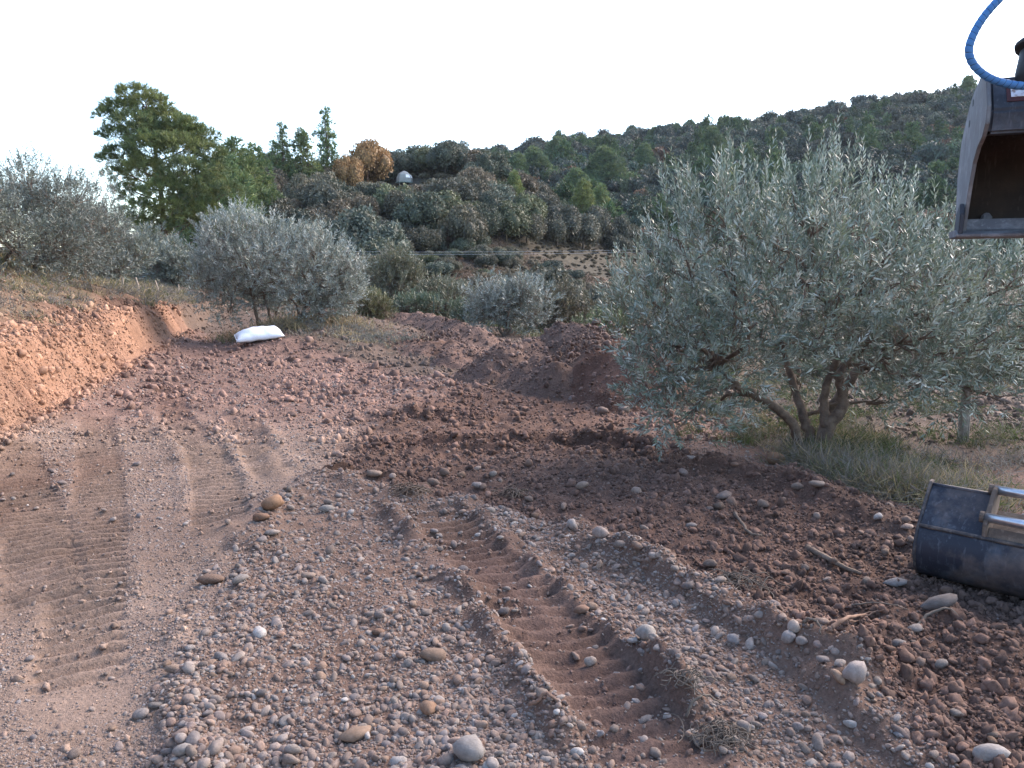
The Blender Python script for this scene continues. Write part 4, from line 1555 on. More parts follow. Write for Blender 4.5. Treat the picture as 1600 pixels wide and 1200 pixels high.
pine_meshes = []
for sd_, sl_ in ((61, 1.0), (62, .8), (63, 1.35), (64, 1.9)):
    L = generic_pine(sd_, sl_)
    me = needles(L, 5200, 9, .055, .010, sd_)
    me.materials.append(M['pine_leaf'])
    mb = pine_limbs(L, lambda z: np.array([0, 0, z]), .006, random.Random(sd_))
    p, r = smooth_path([(0, 0, -.05, .018), (.01, 0, .4, .013), (0, .01, .95, .003)], 5)
    mb.tube(p, r, 6)
    tm = mb.mesh("pine_trunk")
    tm.materials.append(M['pine_bark'])
    pine_meshes.append((me, tm))


def pine(px, base_py, top_py, dist, var, label, tone=(1, 1, 1), group="pine trees", wide=1.0):
    if dist is None:
        dist = GT(px, base_py)[1]
    x = AT(px, 300, dist)[0]
    zb = float(H_land(np.array([x]), np.array([dist]))[0]) - .2
    zt = AT(px, top_py, dist)[2]
    h = max(zt - zb, 2.0)
    t = empty("pine_tree", (x, dist, zb), label, "tree", group, random.random() * 6.28, (h * wide, h * wide, h))
    me, tm = pine_meshes[var]
    c = obj("crown", me, None, t)
    c["tone"] = [float(q) * 1.25 for q in tone]
    c["kind"] = "stuff"
    obj("trunk", tm, None, t)
    return t


pine(445, 290, 196, 108, 1, "dark pine at the open end of the clump on the crest", (.85, .95, .95), wide=.95)
pine(476, 290, 206, 105, 0, "bushy mid-green pine in the middle of the crest clump", (1.05, 1.05, .95), wide=1.1)
pine(512, 290, 173, 110, 1, "tallest slim pine on the crest next to the orange tree", (.9, 1, .95), wide=.9)
pine(430, 290, 222, 106, 1, "short dark pine leaning out of the crest clump", (.8, .92, .92))
pine(366, 300, 224, 80, 2, "pine top showing behind the big spreading pine", (.95, 1.0, .9))
pine(396, 300, 232, 84, 2, "rounded dark pine on the crest beside the big spreading pine", (.85, .95, .85))
pine(352, 300, 250, 70, 2, "lower pine filling the gap beside the big spreading pine", (.85, .95, .9))
pine(803, 322, 268, None, 2, "yellow-green young pine among oaks on the shoulder of the near hill", (1.25, 1.2, 1.0))
pine(912, 372, 284, None, 2, "bright yellow-green pine standing out on the spur", (1.3, 1.25, 1.05))
pine(938, 366, 290, None, 2, "smaller green pine touching the bright one on the spur", (1.15, 1.15, 1.0))

# orange autumn oak on the crest (three rounded crowns)
for px, d_, w_, top in ((575, 112, 3.6, 214), (606, 120, 2.6, 232), (548, 108, 2.5, 236)):
    x = AT(px, 300, d_)[0]
    zb = HZ(x, d_)
    h = max((AT(px, top, d_)[2] - zb) / 1.45, 1.5)
    tree_obj("deciduous_tree", oak_hi[px % 6], x, d_, w_, h, (2.5, 1.55, .95),
             {575: "largest orange autumn tree on the crest beside the pines", 606: "smaller orange tree on the dome side of the crest", 548: "orange-brown tree squeezed between the pines and the largest orange tree"}[px], "tree", "orange autumn trees")

# single pines and russet trees that stand out of the far wood
FARP = [(945, 222, 190, 3), (835, 222, 210, 3), (808, 232, 205, 2), (1005, 215, 225, 3), (1110, 190, 220, 3), (1045, 250, 190, 3), (1210, 190, 230, 3), (1160, 215, 200, 2), (900, 255, 175, 3), (870, 205, 250, 2), (760, 228, 260, 2),
        (1020, 188, 285, 2), (1040, 184, 290, 0), (1055, 182, 288, 2), (1290, 168, 270, 3), (1350, 162, 280, 2), (1400, 160, 285, 3), (1250, 166, 290, 2), (1180, 172, 292, 2), (1440, 152, 290, 3), (965, 198, 290, 2), (1075, 176, 292, 2)]
for i, (px, top, d_, v) in enumerate(FARP):
    lab = "small pine breaking the skyline of the far ridge" if d_ >= 265 else "paler green pine rising above the dark far wood"
    pine(px, 0, top + 13, d_, 3, lab, (.9, 1.0, 1.05), "pines on the far hillside", 1.3)
pine(1500, 0, 121, 292, 3, "lone umbrella-shaped pine on the far ridge beside the hanging bucket", (.9, 1, .9), "pines on the far hillside", 1.3)
for px, py, d_ in ((975, 350, 140), (1000, 330, 145), (1015, 348, 142), (780, 245, 170), (1050, 212, 240), (1000, 282, 175), (765, 247, 172)):
    x = AT(px, 300, d_)[0]
    tree_obj("deciduous_tree", oak_hi[px % 6], x, d_, random.uniform(2.4, 3.2), random.uniform(2.8, 3.6), (1.5, .9, .75), "russet brown tree among the dark evergreens of the far valley", "tree", "russet trees in the far wood", -.2)

# ------------------------------------------------------------------ grass and ground cover (stuff)
def grass_patch(name, X, Y, h, cols, label, cat, per=14, spread=0.05, lean=0.5, w=0.006):
    n = len(X)
    Z = H_top(X, Y)
    P = np.repeat(np.stack([X, Y, Z - .01], 1), per, 0)
    P[:, :2] += rng.normal(0, spread, (len(P), 2))
    D = norm(np.stack([rng.normal(0, lean, len(P)), rng.normal(0, lean, len(P)), np.ones(len(P))], 1))
    hh = np.repeat(h, per) * rng.uniform(.45, 1.2, len(P))
    T = np.repeat(cols, per, 0) * rng.uniform(.75, 1.3, (len(P), 1))
    ww = np.repeat(np.broadcast_to(w, (n,)), per)
    # two-segment bent blades: lower and upper lens
    V1, F1 = leaf_arrays(P, D, hh * .62, ww)
    D2 = norm(D + np.stack([rng.normal(0, .5, len(P)), rng.normal(0, .5, len(P)), rng.uniform(-.7, .0, len(P))], 1))
    V2, F2 = leaf_arrays(P + D * (hh * .42)[:, None], D2, hh * .62, ww * .8)
    me = mesh_np(name, np.concatenate([V1, V2]), np.concatenate([F1, F2 + len(V1)]), np.concatenate([T, T]))
    o = obj(name, me, M['grass'])
    return tag(o, label, cat, kind="stuff")


def mixcols(n, pal, p):
    pal = np.array(pal)
    return pal[rng.choice(len(pal), n, p=p)]


GRN, STRAW, GREYG, OLV, DKG = (0.105, 0.145, 0.050), (0.42, 0.335, 0.195), (0.255, 0.235, 0.200), (0.17, 0.17, 0.085), (0.055, 0.075, 0.035)

# green and dry grass round the stems of the large olive
cx, cy = b0[0], b0[1]
n = 1100
X = cx + rng.normal(.25, .75, n)
Y = cy + rng.normal(.15, .55, n)
line = (X - 2.0) * 0.9 + (Y - 7.2) * 0.8
k = (line > -0.1 + .3 * rng.random(n)) & (Y > 5.3) & (fbm(X, Y, .45, 3, 411) > .02)
X, Y = X[k], Y[k]
grass_patch("grass", X, Y, rng.uniform(.10, .26, len(X)), mixcols(len(X), [GRN, OLV, DKG, STRAW, GREYG], [.28, .2, .28, .12, .12]), "green grass at the foot of the large olive's stems", "grass", 14)
# dry grey growth along the edge towards the steel bucket and beyond
a, b_, c_ = G(1240, 735), G(1330, 770), G(1470, 800)
n = 1300
t = rng.random(n)
q = np.where((t < .5)[:, None], a + (b_ - a) * (t * 2)[:, None], b_ + (c_ - b_) * (t * 2 - 1)[:, None])
k = fbm(q[:, 0] * 3, q[:, 1] * 3, .5, 2, 415) > -.3
q = q[k]
n = len(q)
X = q[:, 0] + np.abs(rng.normal(0, .45, n)) * .75 + rng.normal(0, .06, n)
Y = q[:, 1] + np.abs(rng.normal(0, .45, n)) * .8 + rng.normal(0, .06, n)
grass_patch("dry_grass", X, Y, rng.uniform(.12, .30, n), mixcols(n, [GREYG, STRAW, OLV, GRN], [.52, .20, .16, .12]), "tangled grey dry grass between the steel bucket and the olive", "grass", 15, .06, .75)
# slope behind with weeds
n = 5600
X = rng.uniform(2.3, 14, n)
Y = rng.uniform(6.4, 15, n)
k = ((X - 2.0) * 0.9 + (Y - 7.2) * 0.8 > 1.0) & (fbm(X, Y, .6, 4, 401) > -.02)
X, Y = X[k], Y[k]
nn = fbm(X, Y, 1.3, 3, 402)
cols = np.where((nn > 0.05)[:, None], mixcols(len(X), [GRN, OLV, DKG, GREYG], [.22, .28, .3, .2]), mixcols(len(X), [GREYG, STRAW, (0.19, 0.165, 0.15)], [.5, .15, .35]))
grass_patch("weeds", X, Y, rng.uniform(.08, .26, len(X)), cols, "mixed green and grey weeds on the slope by the wooden post", "weeds", 12, .08, .8, .009)
# bank top
n = 9000
Y = rng.uniform(6.5, 30, n)
sB_ = rng.uniform(.45, 7.5, n)
X = -3.0 - .28 * Y - sB_
nn = fbm(X, Y, 1.2, 3, 405)
k = (nn + 0.25 * np.clip(sB_ - 1.2, -1, 2) > -.05) & (X > -.78 * Y - 1.5)
X, Y, sB_, nn = X[k], Y[k], sB_[k], nn[k]
up_ = rng.random(len(X)) < np.clip((sB_ - 1.2) / 3, 0.05, .8)
cols = np.where(up_[:, None], mixcols(len(X), [STRAW, OLV, GRN, (.34, .25, .12)], [.42, .26, .17, .15]), mixcols(len(X), [GREYG, (.19, .17, .15), OLV, STRAW], [.42, .28, .15, .15]))
grass_patch("bank_grass", X, Y, rng.uniform(.09, .24, len(X)) * np.clip(Y / 13, .8, 1.3), cols, "dry straw and grey-green grass covering the top of the cut bank", "grass", 11, .10, .6, .010 * np.clip(Y / 10, 1, 2))
# dry tuft around the second olive and the island
n = 700
X = b1[0] + rng.normal(.25, .8, n)
Y = b1[1] + rng.normal(-.05, .45, n)
grass_patch("dry_grass", X, Y, rng.uniform(.15, .42, n), mixcols(n, [STRAW, (.30, .21, .13), OLV, GREYG], [.42, .26, .14, .18]), "tall straw-coloured grass round the stems of the pale olive", "grass", 9, .08, .45, .016)
n = 260
c = GT(575, 524)
X = c[0] + rng.normal(0, .7, n)
Y = c[1] + rng.normal(0, .6, n)
grass_patch("dry_grass", X, Y, rng.uniform(.08, .22, n), mixcols(n, [GREYG, (.17, .18, .15), STRAW], [.5, .35, .15]), "low grey-green weeds on the cleared ground right of the pale olive", "grass", 10, .09, .7, .018)
# scrub on the drop beyond the clearing
n = 5200
Y = rng.uniform(13, 46, n)
X = rng.uniform(-.35, .75, n) * Y
d, side, arc, tot = poly_dist(X, Y, EDGE)
k = (side < 0) & (d > .8)
X, Y = X[k], Y[k]
grass_patch("rough_grass", X, Y, rng.uniform(.15, .5, len(X)), mixcols(len(X), [OLV, GREYG, GRN, DKG, STRAW], [.3, .25, .2, .15, .1]), "rough grass on the slope dropping to the valley", "grass", 10, .18, .6, .022)

# ------------------------------------------------------------------ white sack
def sack(p, rz, L, W, Hh):
    nu, nv = 26, 16
    V, Fs = [], []
    for side in (1, -1):
        for j in range(nv + 1):
            for i in range(nu + 1):
                u, v = i / nu * 2 - 1, j / nv * 2 - 1
                e = (1 - abs(u) ** 3.2) ** .55 * (1 - abs(v) ** 2.6) ** .6
                pin = 1 - .10 * (1 - abs(v)) * abs(u) ** 3
                x = u * L / 2 * pin
                y = v * W / 2 * (1 - .06 * (1 - abs(u)) ** .5)
                wr = (.030 * mnoise.noise(Vector((u * 3, v * 2.4, side * .3))) - .030 * abs(mnoise.noise(Vector((u * 5 + v * 3, v * 2, 3.1)))) + .006 * math.sin(u * 9 + v * 6)) * e
                z = (Hh * .72 * e if side > 0 else -Hh * .28 * e) + wr + .05 * (u * .3)
                V.append((x, y, z))
        off = (nu + 1) * (nv + 1) * (0 if side > 0 else 1)
        for j in range(nv):
            for i in range(nu):
                a = off + j * (nu + 1) + i
                q = (a, a + 1, a + nu + 2, a + nu + 1)
                Fs.append(q if side > 0 else q[::-1])
    me = mesh_np("sack", V, Fs, smooth=True)
    import bmesh
    bm = bmesh.new(); bm.from_mesh(me)
    bmesh.ops.remove_doubles(bm, verts=bm.verts, dist=.0005)
    bm.to_mesh(me); bm.free()
    return me


M['sack'] = plain_mat('white_woven_plastic', [(.28, (.50, .45, .42)), (.36, (.74, .75, .78)), (.7, (.84, .85, .87))], 3.5, .5, bdist=.012, spec=.4)
ps = GT(398, 535)
so_ = obj("sack", sack(ps, 0, 1.0, .62, .26), M['sack'], None, (ps[0] + .05, ps[1] + .15, ps[2] + .13), (math.radians(9), math.radians(-4), math.radians(24)))
tag(so_, "plump white plastic sack lying on the earth edge below the pale olive", "sack")
for u in (-1, 1):
    MB().tube([(u * .485, -.27 + .54 * i / 8, .012 + .004 * math.sin(i)) for i in range(9)], [.008] * 9, 5).build("seam", M['sack'], so_)

# ------------------------------------------------------------------ dome on the hill
M['dome'] = plain_mat('weathered_canvas', [(.3, (.26, .265, .25)), (.7, (.36, .36, .34))], 1.5, .8)
M['white'] = plain_mat('white_panel', [(.3, (.78, .80, .84)), (.7, (.88, .89, .91))], 2, .4)
M['deck'] = plain_mat('green_deck', [(.3, (.16, .22, .20)), (.7, (.24, .30, .27))], 2, .8)
pD = GT(632, 287)
xD, dD = pD[0], pD[1]
zD = AT(632, 287, dD)[2] + .2
gD = HZ(xD, dD)
tD = empty("dome_hut", (xD, dD, gD), "small grey faceted dome with white window panels among the hilltop oaks", "hut", rz=.25)
R_ = 1.15
lev = [(1.0, 0.0), (1.0, .55), (.80, 1.05), (.42, 1.42), (0.05, 1.58)]
n8 = 8
zb = zD - gD
mb = MB()
panels = MB()
for i in range(len(lev) - 1):
    for kk in range(n8):
        a0_, a1_ = 2 * math.pi * kk / n8, 2 * math.pi * (kk + 1) / n8
        (r0_, z0_), (r1_, z1_) = lev[i], lev[i + 1]
        q = [(R_ * r0_ * math.cos(a0_), R_ * r0_ * math.sin(a0_), zb + z0_), (R_ * r0_ * math.cos(a1_), R_ * r0_ * math.sin(a1_), zb + z0_),
             (R_ * r1_ * math.cos(a1_), R_ * r1_ * math.sin(a1_), zb + z1_), (R_ * r1_ * math.cos(a0_), R_ * r1_ * math.sin(a0_), zb + z1_)]
        mb.add(q, [(0, 1, 2, 3)])
mb.build("canvas", M['dome'], tD)
for kk in (6, 7):
    a0_, a1_ = 2 * math.pi * (kk + .12) / n8, 2 * math.pi * (kk + .88) / n8
    (r0_, z0_), (r1_, z1_) = (1.0, .56), (.83, .98)
    q = [(R_ * r * math.cos(a) * 1.015, R_ * r * math.sin(a) * 1.015, zb + z) for r, a, z in ((r0_, a0_, z0_), (r0_, a1_, z0_), (r1_, a1_, z1_), (r1_, a0_, z1_))]
    q2 = [(x * .97, y * .97, z) for x, y, z in q]
    MB().add(q + q2, [(0, 1, 2, 3), (7, 6, 5, 4), (0, 4, 5, 1), (1, 5, 6, 2), (2, 6, 7, 3), (3, 7, 4, 0)]).build("window", M['white'], tD)
MB().tube([(0, 0, zb - .12), (0, 0, zb - .02)], [R_ * 1.1] * 2, 8, smooth=False).build("deck", M['deck'], tD)
for sx_, sy_ in ((-1, -1), (1, -1), (1, 1), (-1, 1)):
    MB().tube([(sx_ * .8, sy_ * .8, -.6), (sx_ * .8, sy_ * .8, zb - .1)], [.06] * 2, 6).build("leg", M['post'], tD)

# ------------------------------------------------------------------ posts, stakes, wires
def post(px, py, hgt, r, mat, label, cat="post", lean=(0, 0), name="post", dist=None, group=None):
    p = GT(px, py) if dist is None else np.array([AT(px, py, dist)[0], dist, HZ(AT(px, py, dist)[0], dist)])
    t = [(0, 0, -.15), (lean[0] * .5, lean[1] * .5, hgt * .5), (lean[0], lean[1], hgt * .97), (lean[0], lean[1], hgt)]
    o = MB().tube(t, [r * 1.05, r, r * .95, r * .75], 7, smooth=False).build(name, mat, None, loc=p)
    return tag(o, label, cat, group)


post(1502, 690, .62, .045, M['post'], "weathered wooden post in the weeds below the large olive's crown", lean=(.02, 0), name="wooden_post")
post(1509, 690, .55, .030, M['post'], "thin split brace standing against the weathered wooden post", lean=(-.01, 0), name="wooden_brace")
for i, (px, py, h_, lx, lb) in enumerate([(193, 452, .34, .0, "short upright pale stake under the dense rounded olive"), (219, 456, .42, -.10, "pale stake leaning beside the short upright one"),
                                          (250, 460, .46, -.13, "most tilted pale stake at the foot of the greener olive"), (279, 459, .34, .02, "thin grey stake past the most tilted one")]):
    post(px, py, h_, .022, M['stake'], lb, "stake", (lx, 0), "stake", group="stakes along the bank top")
M['green_steel'] = plain_mat('green_steel', [(.3, (.03, .06, .045)), (.7, (.05, .08, .06))], 10, .6)
post(678, 500, .85, .022, M['green_steel'], "thin dark green fence post on the far berm", "post", name="fence_post", dist=29.5)
post(575, 490, .7, .022, M['green_steel'], "dark green fence post in front of the bushy grey-green shrub", "post", name="fence_post", dist=31)

M['wire'] = plain_mat('aluminium_wire', [(.3, (.55, .57, .6)), (.7, (.7, .72, .75))], 3, .4, metal=.3)
dW = 52.0
pa, pb = AT(300, 388, dW + 6), AT(1760, 356, dW - 4)
for off, lb in ((0.0, "upper thin power cable strung across the valley"), (-.17, "lower thin power cable strung across the valley")):
    pth = []
    for i in range(41):
        t = i / 40
        q = pa + (pb - pa) * t
        pth.append((q[0], q[1], q[2] + off - 1.35 * 4 * t * (1 - t) * .55 + .0))
    tag(MB().tube(pth, [.0055] * 41, 5).build("power_cable", M['wire']), lb, "cable", "power cables")
for q, lb in ((pa, "wooden utility pole hidden behind the pine side of the valley"), (pb, "wooden utility pole on the slope beyond the large olive")):
    g_ = HZ(q[0], q[1])
    t = empty("utility_pole", (q[0], q[1], g_), lb, "pole", "utility poles")
    MB().tube([(0, 0, -.5), (0, 0, q[2] - g_ + .25)], [.13, .09], 8).build("pole", M['post'], t)
    for o_ in (0, -.17):
        MB().tube([(0, -.16, q[2] - g_ + o_), (0, .02, q[2] - g_ + o_)], [.03, .03], 6).build("insulator", M['white'], t)

# ------------------------------------------------------------------ roots and twigs lying about
def root_on_ground(pix, r0, r1, mat, label, lift=.012, branches=(), arch=.02):
    pts = []
    for i, (px, py) in enumerate(pix):
        p = GT(px, py)
        t = i / (len(pix) - 1)
        pts.append((p[0], p[1], p[2] + lift + arch * math.sin(math.pi * t), r0 + (r1 - r0) * t))
    P, R = smooth_path(pts, 6, .002)
    o = np.array(pts[0][:3])
    mb = MB()
    mb.tube(P - o, R, 6)
    for br in branches:
        q = []
        for i, (px, py) in enumerate(br):
            p = GT(px, py)
            q.append((*(p - o + np.array([0, 0, lift + .01 * i])), r0 * (.6 - .45 * i / (len(br) - 1))))
        P, R = smooth_path(q, 4, .002)
        mb.tube(P, R, 5)
    return tag(mb.build("root", mat, None, loc=o), label, "root")


root_on_ground([(1294, 1003), (1302, 990), (1325, 978), (1350, 968), (1372, 962)], .011, .004, M['root'], "forked reddish root lying on dark clods by the long ridge", branches=[[(1325, 978), (1338, 980), (1352, 974)], [(1350, 968), (1366, 972), (1380, 968)]])
root_on_ground([(1434, 981), (1450, 974), (1480, 972), (1505, 975)], .008, .004, M['dry_root'], "thin pale root over the oval cobble below the bucket")
root_on_ground([(828, 1108), (840, 1110), (852, 1102), (872, 1102)], .008, .005, M['root'], "short curled pale root on the floor of the cleated rut", arch=.01)
root_on_ground([(1148, 806), (1155, 822), (1172, 840), (1190, 846)], .014, .007, M['bark'], "curved root half buried in turned earth before the olive")
root_on_ground([(1262, 860), (1285, 878), (1320, 896), (1345, 905)], .020, .010, M['bark'], "dark stick lying in a groove of the clods left of the bucket")
root_on_ground([(1072, 1140), (1080, 1125), (1100, 1112), (1125, 1105)], .006, .003, M['dry_root'], "thin arched root rising from the dried root tangle", arch=.04)
root_on_ground([(1255, 978), (1266, 985), (1276, 995), (1282, 1003)], .007, .003, M['dry_root'], "little dark root beside the forked reddish one")
root_on_ground([(1320, 957), (1350, 953), (1390, 956), (1420, 958)], .004, .002, M['dry_root'], "hair-thin root stretched over clods above the forked one")


def tangle(px, py, rad, n, label, mat, seed, th=.003):
    rnd = random.Random(seed)
    p = GT(px, py)
    mb = MB()
    for i in range(n):
        a = rnd.random() * 6.28
        c = np.array([rnd.gauss(0, rad * .35), rnd.gauss(0, rad * .3), .01])
        l = rnd.uniform(.4, 1.0) * rad
        cv = rnd.gauss(0, 1.6)
        q = []
        for k_ in range(5):
            t = k_ / 4 - .5
            q.append((c[0] + math.cos(a + cv * t) * l * t * 1.6, c[1] + math.sin(a + cv * t) * l * t * 1.6, .008 + .05 * rad / .15 * rnd.random() * (1 - 4 * t * t), th * rnd.uniform(.5, 1.1)))
        P, R = smooth_path(q, 3)
        mb.tube(P, R, 4, caps=False)
    return tag(mb.build("root_tangle", mat, None, loc=p), label, "roots")


tangle(1130, 1160, .13, 70, "tangle of fine dry roots at the end of the ruts", M['dry_root'], 3, .0016)
tangle(1150, 915, .16, 50, "small grey tangle of dry stems on the clods behind the ridge", M['dry_root'], 4, .003)
tangle(645, 768, .16, 40, "dark tuft of torn roots at the top of the gravel heap", M['bark'], 5, .004)
tangle(800, 775, .14, 30, "sparse torn rootlets in the turned earth beside the rut ends", M['bark'], 6, .004)
tangle(1075, 1095, .12, 26, "loose rootlets on the gravel strip near the arched root", M['dry_root'], 7, .0025)

# ------------------------------------------------------------------ steel bucket on the ground
def steel(name, base, worn, dirt, scale=6, rough=.45, dirt_amt=.5):
    m, nt, b = new_mat(name)
    n1 = noise_tex(nt, scale, 8, .7)
    n2 = noise_tex(nt, scale * .35, 6, .65)
    tc = N(nt, "ShaderNodeTexCoord")
    mp = N(nt, "ShaderNodeMapping")
    mp.inputs["Scale"].default_value = (60, 60, 4)
    nt.links.new(tc.outputs["Object"], mp.inputs[0])
    sc = N(nt, "ShaderNodeTexNoise")
    sc.inputs["Scale"].default_value = 1.0
    sc.inputs["Detail"].default_value = 4
    nt.links.new(mp.outputs[0], sc.inputs["Vector"])
    scr_ = ramp(nt, sc.outputs["Fac"], [(.58, (0, 0, 0)), (.72, (1, 1, 1))])
    w1 = ramp(nt, n1, [(.50, (0, 0, 0)), (.68, (1, 1, 1))])
    w2 = ramp(nt, n2, [(.60 - .25 * dirt_amt, (0, 0, 0)), (.80 - .2 * dirt_amt, (1, 1, 1))])
    c = mix_rgb(nt, base, worn, w1)
    mm = N(nt, "ShaderNodeMath", operation='MULTIPLY')
    nt.links.new(scr_, mm.inputs[0])
    mm.inputs[1].default_value = .35
    c = mix_rgb(nt, c, tuple(min(1, v * 1.6 + .05) for v in worn), mm.outputs[0])
    md = N(nt, "ShaderNodeMath", operation='MULTIPLY')
    nt.links.new(w2, md.inputs[0])
    md.inputs[1].default_value = .75
    c = mix_rgb(nt, c, dirt, md.outputs[0])
    nt.links.new(c, b.inputs["Base Color"])
    rr = N(nt, "ShaderNodeMapRange")
    nt.links.new(n1, rr.inputs[0])
    rr.inputs[3].default_value = rough
    rr.inputs[4].default_value = min(1, rough + .4)
    nt.links.new(rr.outputs[0], b.inputs["Roughness"])
    b.inputs["Specular IOR Level"].default_value = .4
    bump(nt, b, n1, .25, .004)
    return m


M['blue_steel'] = steel('dark_blue_paint', (.016, .019, .030), (.060, .068, .085), (.20, .15, .12), 7, .42, .35)
M['rusty_edge'] = steel('rubbed_edge', (.045, .042, .045), (.15, .12, .105), (.19, .145, .115), 18, .7, .45)
M['chrome'] = plain_mat('polished_pin', [(.3, (.32, .33, .37)), (.7, (.62, .63, .66))], 14, .28, metal=.85)
M['ochre'] = steel('earth_caked_steel', (.10, .075, .06), (.20, .155, .12), (.24, .175, .13), 9, .9, .6)

pL = GT(1428, 912)
ea = np.array([.72, -.694, 0])
eb = np.array([.694, .72, 0])
base_z = pL[2] - .03
tK = empty("excavator_bucket", (pL[0], pL[1], base_z), "dark blue steel ditching bucket lying on the earth with two shiny pins", "bucket")


def kf(a, b, z):
    v = ea * a + eb * b
    return (v[0], v[1], z)


LB = 1.35
outer = [(.40, .0), (.22, .005), (.10, .035), (.03, .09), (-.008, .17), (-.005, .25), (.03, .325)]
inner = [(b + .016 if i else b, z + .012) for i, (b, z) in enumerate(outer)]
# curved shell
shell_prof = outer + inner[::-1]
mb = MB()


def curve(a, b, n=5):
    return None


fine = []
c_ = [(o[0], o[1], 0, 1) for o in outer]
P_, _r = smooth_path(c_, 4)
fine = [(p[0], p[1]) for p in P_]
nrm = []
for i in range(len(fine)):
    q0, q1 = fine[max(i - 1, 0)], fine[min(i + 1, len(fine) - 1)]
    tx, tz = q1[0] - q0[0], q1[1] - q0[1]
    l_ = math.hypot(tx, tz)
    nrm.append((tz / l_, -tx / l_))
inn = [(f[0] + n_[0] * .016, f[1] + n_[1] * .016) for f, n_ in zip(fine, nrm)]
NA = 14
V, Fs = [], []
for prof in (fine, inn):
    for ia in range(NA + 1):
        a = LB * ia / NA
        for (b, z) in prof:
            V.append(kf(a, b, z + .002 * math.sin(a * 5)))
m_ = len(fine)
blk = (NA + 1) * m_
for s_ in (0, 1):
    for ia in range(NA):
        for j in range(m_ - 1):
            q = s_ * blk + ia * m_ + j
            Fs.append((q, q + 1, q + 1 + m_, q + m_))
for ia in range(NA):
    for j in (0, m_ - 1):
        q = ia * m_ + j
        Fs.append((q, q + m_, q + m_ + blk, q + blk))
mb.add(V, Fs, True)
mb.build("shell", M['blue_steel'], tK)
# crease weld, upper back plate either side of the hitch, top tube
MB().tube([kf(a, .028, .328) for a in np.linspace(0, LB, 9)], [.011] * 9, 6).build("weld_seam", M['rusty_edge'], tK)
up0, up1 = (.035, .332), (.20, .515)
plate = [(up0[0], up0[1]), (up1[0], up1[1]), (up1[0] + .02, up1[1] - .014), (up0[0] + .022, up0[1] - .012)]
for a0_, a1_ in ((.0, .288), (.825, LB)):
    MB().prism(plate, a0_, a1_, kf).build("back_plate", M['blue_steel'], tK, bevel=.003)
MB().tube([kf(a, up1[0] + .01, up1[1]) for a in np.linspace(.0, .288, 5)], [.013] * 5, 8).build("top_edge", M['blue_steel'], tK)
MB().tube([kf(a, up1[0] + .01, up1[1]) for a in np.linspace(.825, LB, 5)], [.013] * 5, 8).build("top_edge", M['blue_steel'], tK)
side = fine + [(.06, .36), (.20, .535), (.235, .54), (.30, .40), (.46, .10), (.46, .0)]
for a0_, a1_ in ((-.018, -.001), (LB + .001, LB + .018)):
    MB().prism(side, a0_, a1_, kf).build("side_plate", M['rusty_edge'], tK, bevel=.003)
ear = [(.02, .335), (.015, .40), (.05, .445), (.17, .555), (.215, .575), (.25, .54), (.25, .45), (.12, .34)]
for a_ in (.29, .80):
    MB().prism(ear, a_, a_ + .022, kf).build("hitch_ear", M['ochre'], tK, bevel=.003)
MB().prism([(.035, .33), (.05, .385), (.07, .37), (.06, .325)], .313, .799, kf).build("hitch_plate", M['ochre'], tK, bevel=.002)
MB().prism([(.10, .34), (.24, .43), (.26, .41), (.12, .325)], .313, .799, kf).build("hitch_floor", M['ochre'], tK, bevel=.002)
for (b, z) in ((.055, .43), (.205, .545)):
    mbp = MB()
    mbp.tube([kf(.278, b, z), kf(.83, b, z)], [.024] * 2, 16)
    pn = mbp.build("pin", M['chrome'], tK)
    MB().tube([kf(.270, b, z), kf(.289, b, z)], [.030] * 2, 12, smooth=False).build("pin_collar", M['ochre'], pn)
MB().prism([(.38, -.004), (.50, -.004), (.52, .004), (.50, .016), (.38, .016)], -.01, LB + .01, kf).build("cutting_edge", M['rusty_edge'], tK, bevel=.002)

# ------------------------------------------------------------------ excavator arm with hanging bucket and blue hose
M['bucket_grey'] = steel('worn_grey_paint', (.15, .15, .158), (.26, .26, .27), (.085, .065, .058), 6, .55, .4)
M['bucket_dark'] = steel('dark_grey_paint', (.028, .031, .042), (.075, .082, .10), (.10, .075, .06), 7, .45, .3)
M['bucket_in'] = steel('earth_stained_inside', (.022, .017, .015), (.045, .033, .027), (.060, .038, .026), 5, .8, .7)
M['worn_lip'] = steel('scraped_lip', (.13, .13, .145), (.26, .26, .28), (.07, .055, .05), 9, .5, .45)
M['rubber'] = plain_mat('black_rubber', [(.3, (.015, .015, .017)), (.7, (.035, .035, .038))], 10, .6)
M['yellow'] = plain_mat('yellow_sticker', [(.3, (.62, .50, .10)), (.7, (.72, .60, .16))], 40, .5)
M['sticker'] = plain_mat('white_sticker', [(.42, (.30, .22, .20)), (.5, (.74, .75, .78)), (.7, (.84, .85, .88))], 16, .5)
M['boom'] = plain_mat('orange_arm_paint', [(.3, (.55, .22, .03)), (.7, (.62, .27, .05))], 4, .45)
dB = 3.6
AZB = math.radians(22)
ed = np.array([math.sin(AZB), math.cos(AZB), 0])
ew = np.array([math.cos(AZB), -math.sin(AZB), 0])
lip0 = AT(1503, 367, dB)
gE = HZ(4.2, 1.6)
tE = empty("excavator", (lip0[0], lip0[1], 0), "excavator arm holding a grey steel bucket with a blue spiral-wrapped hose", "excavator")


def bf(a, b, z):
    v = ew * a + ed * b
    return (float(v[0]), float(v[1]), float(lip0[2] + z))


BW = 1.0
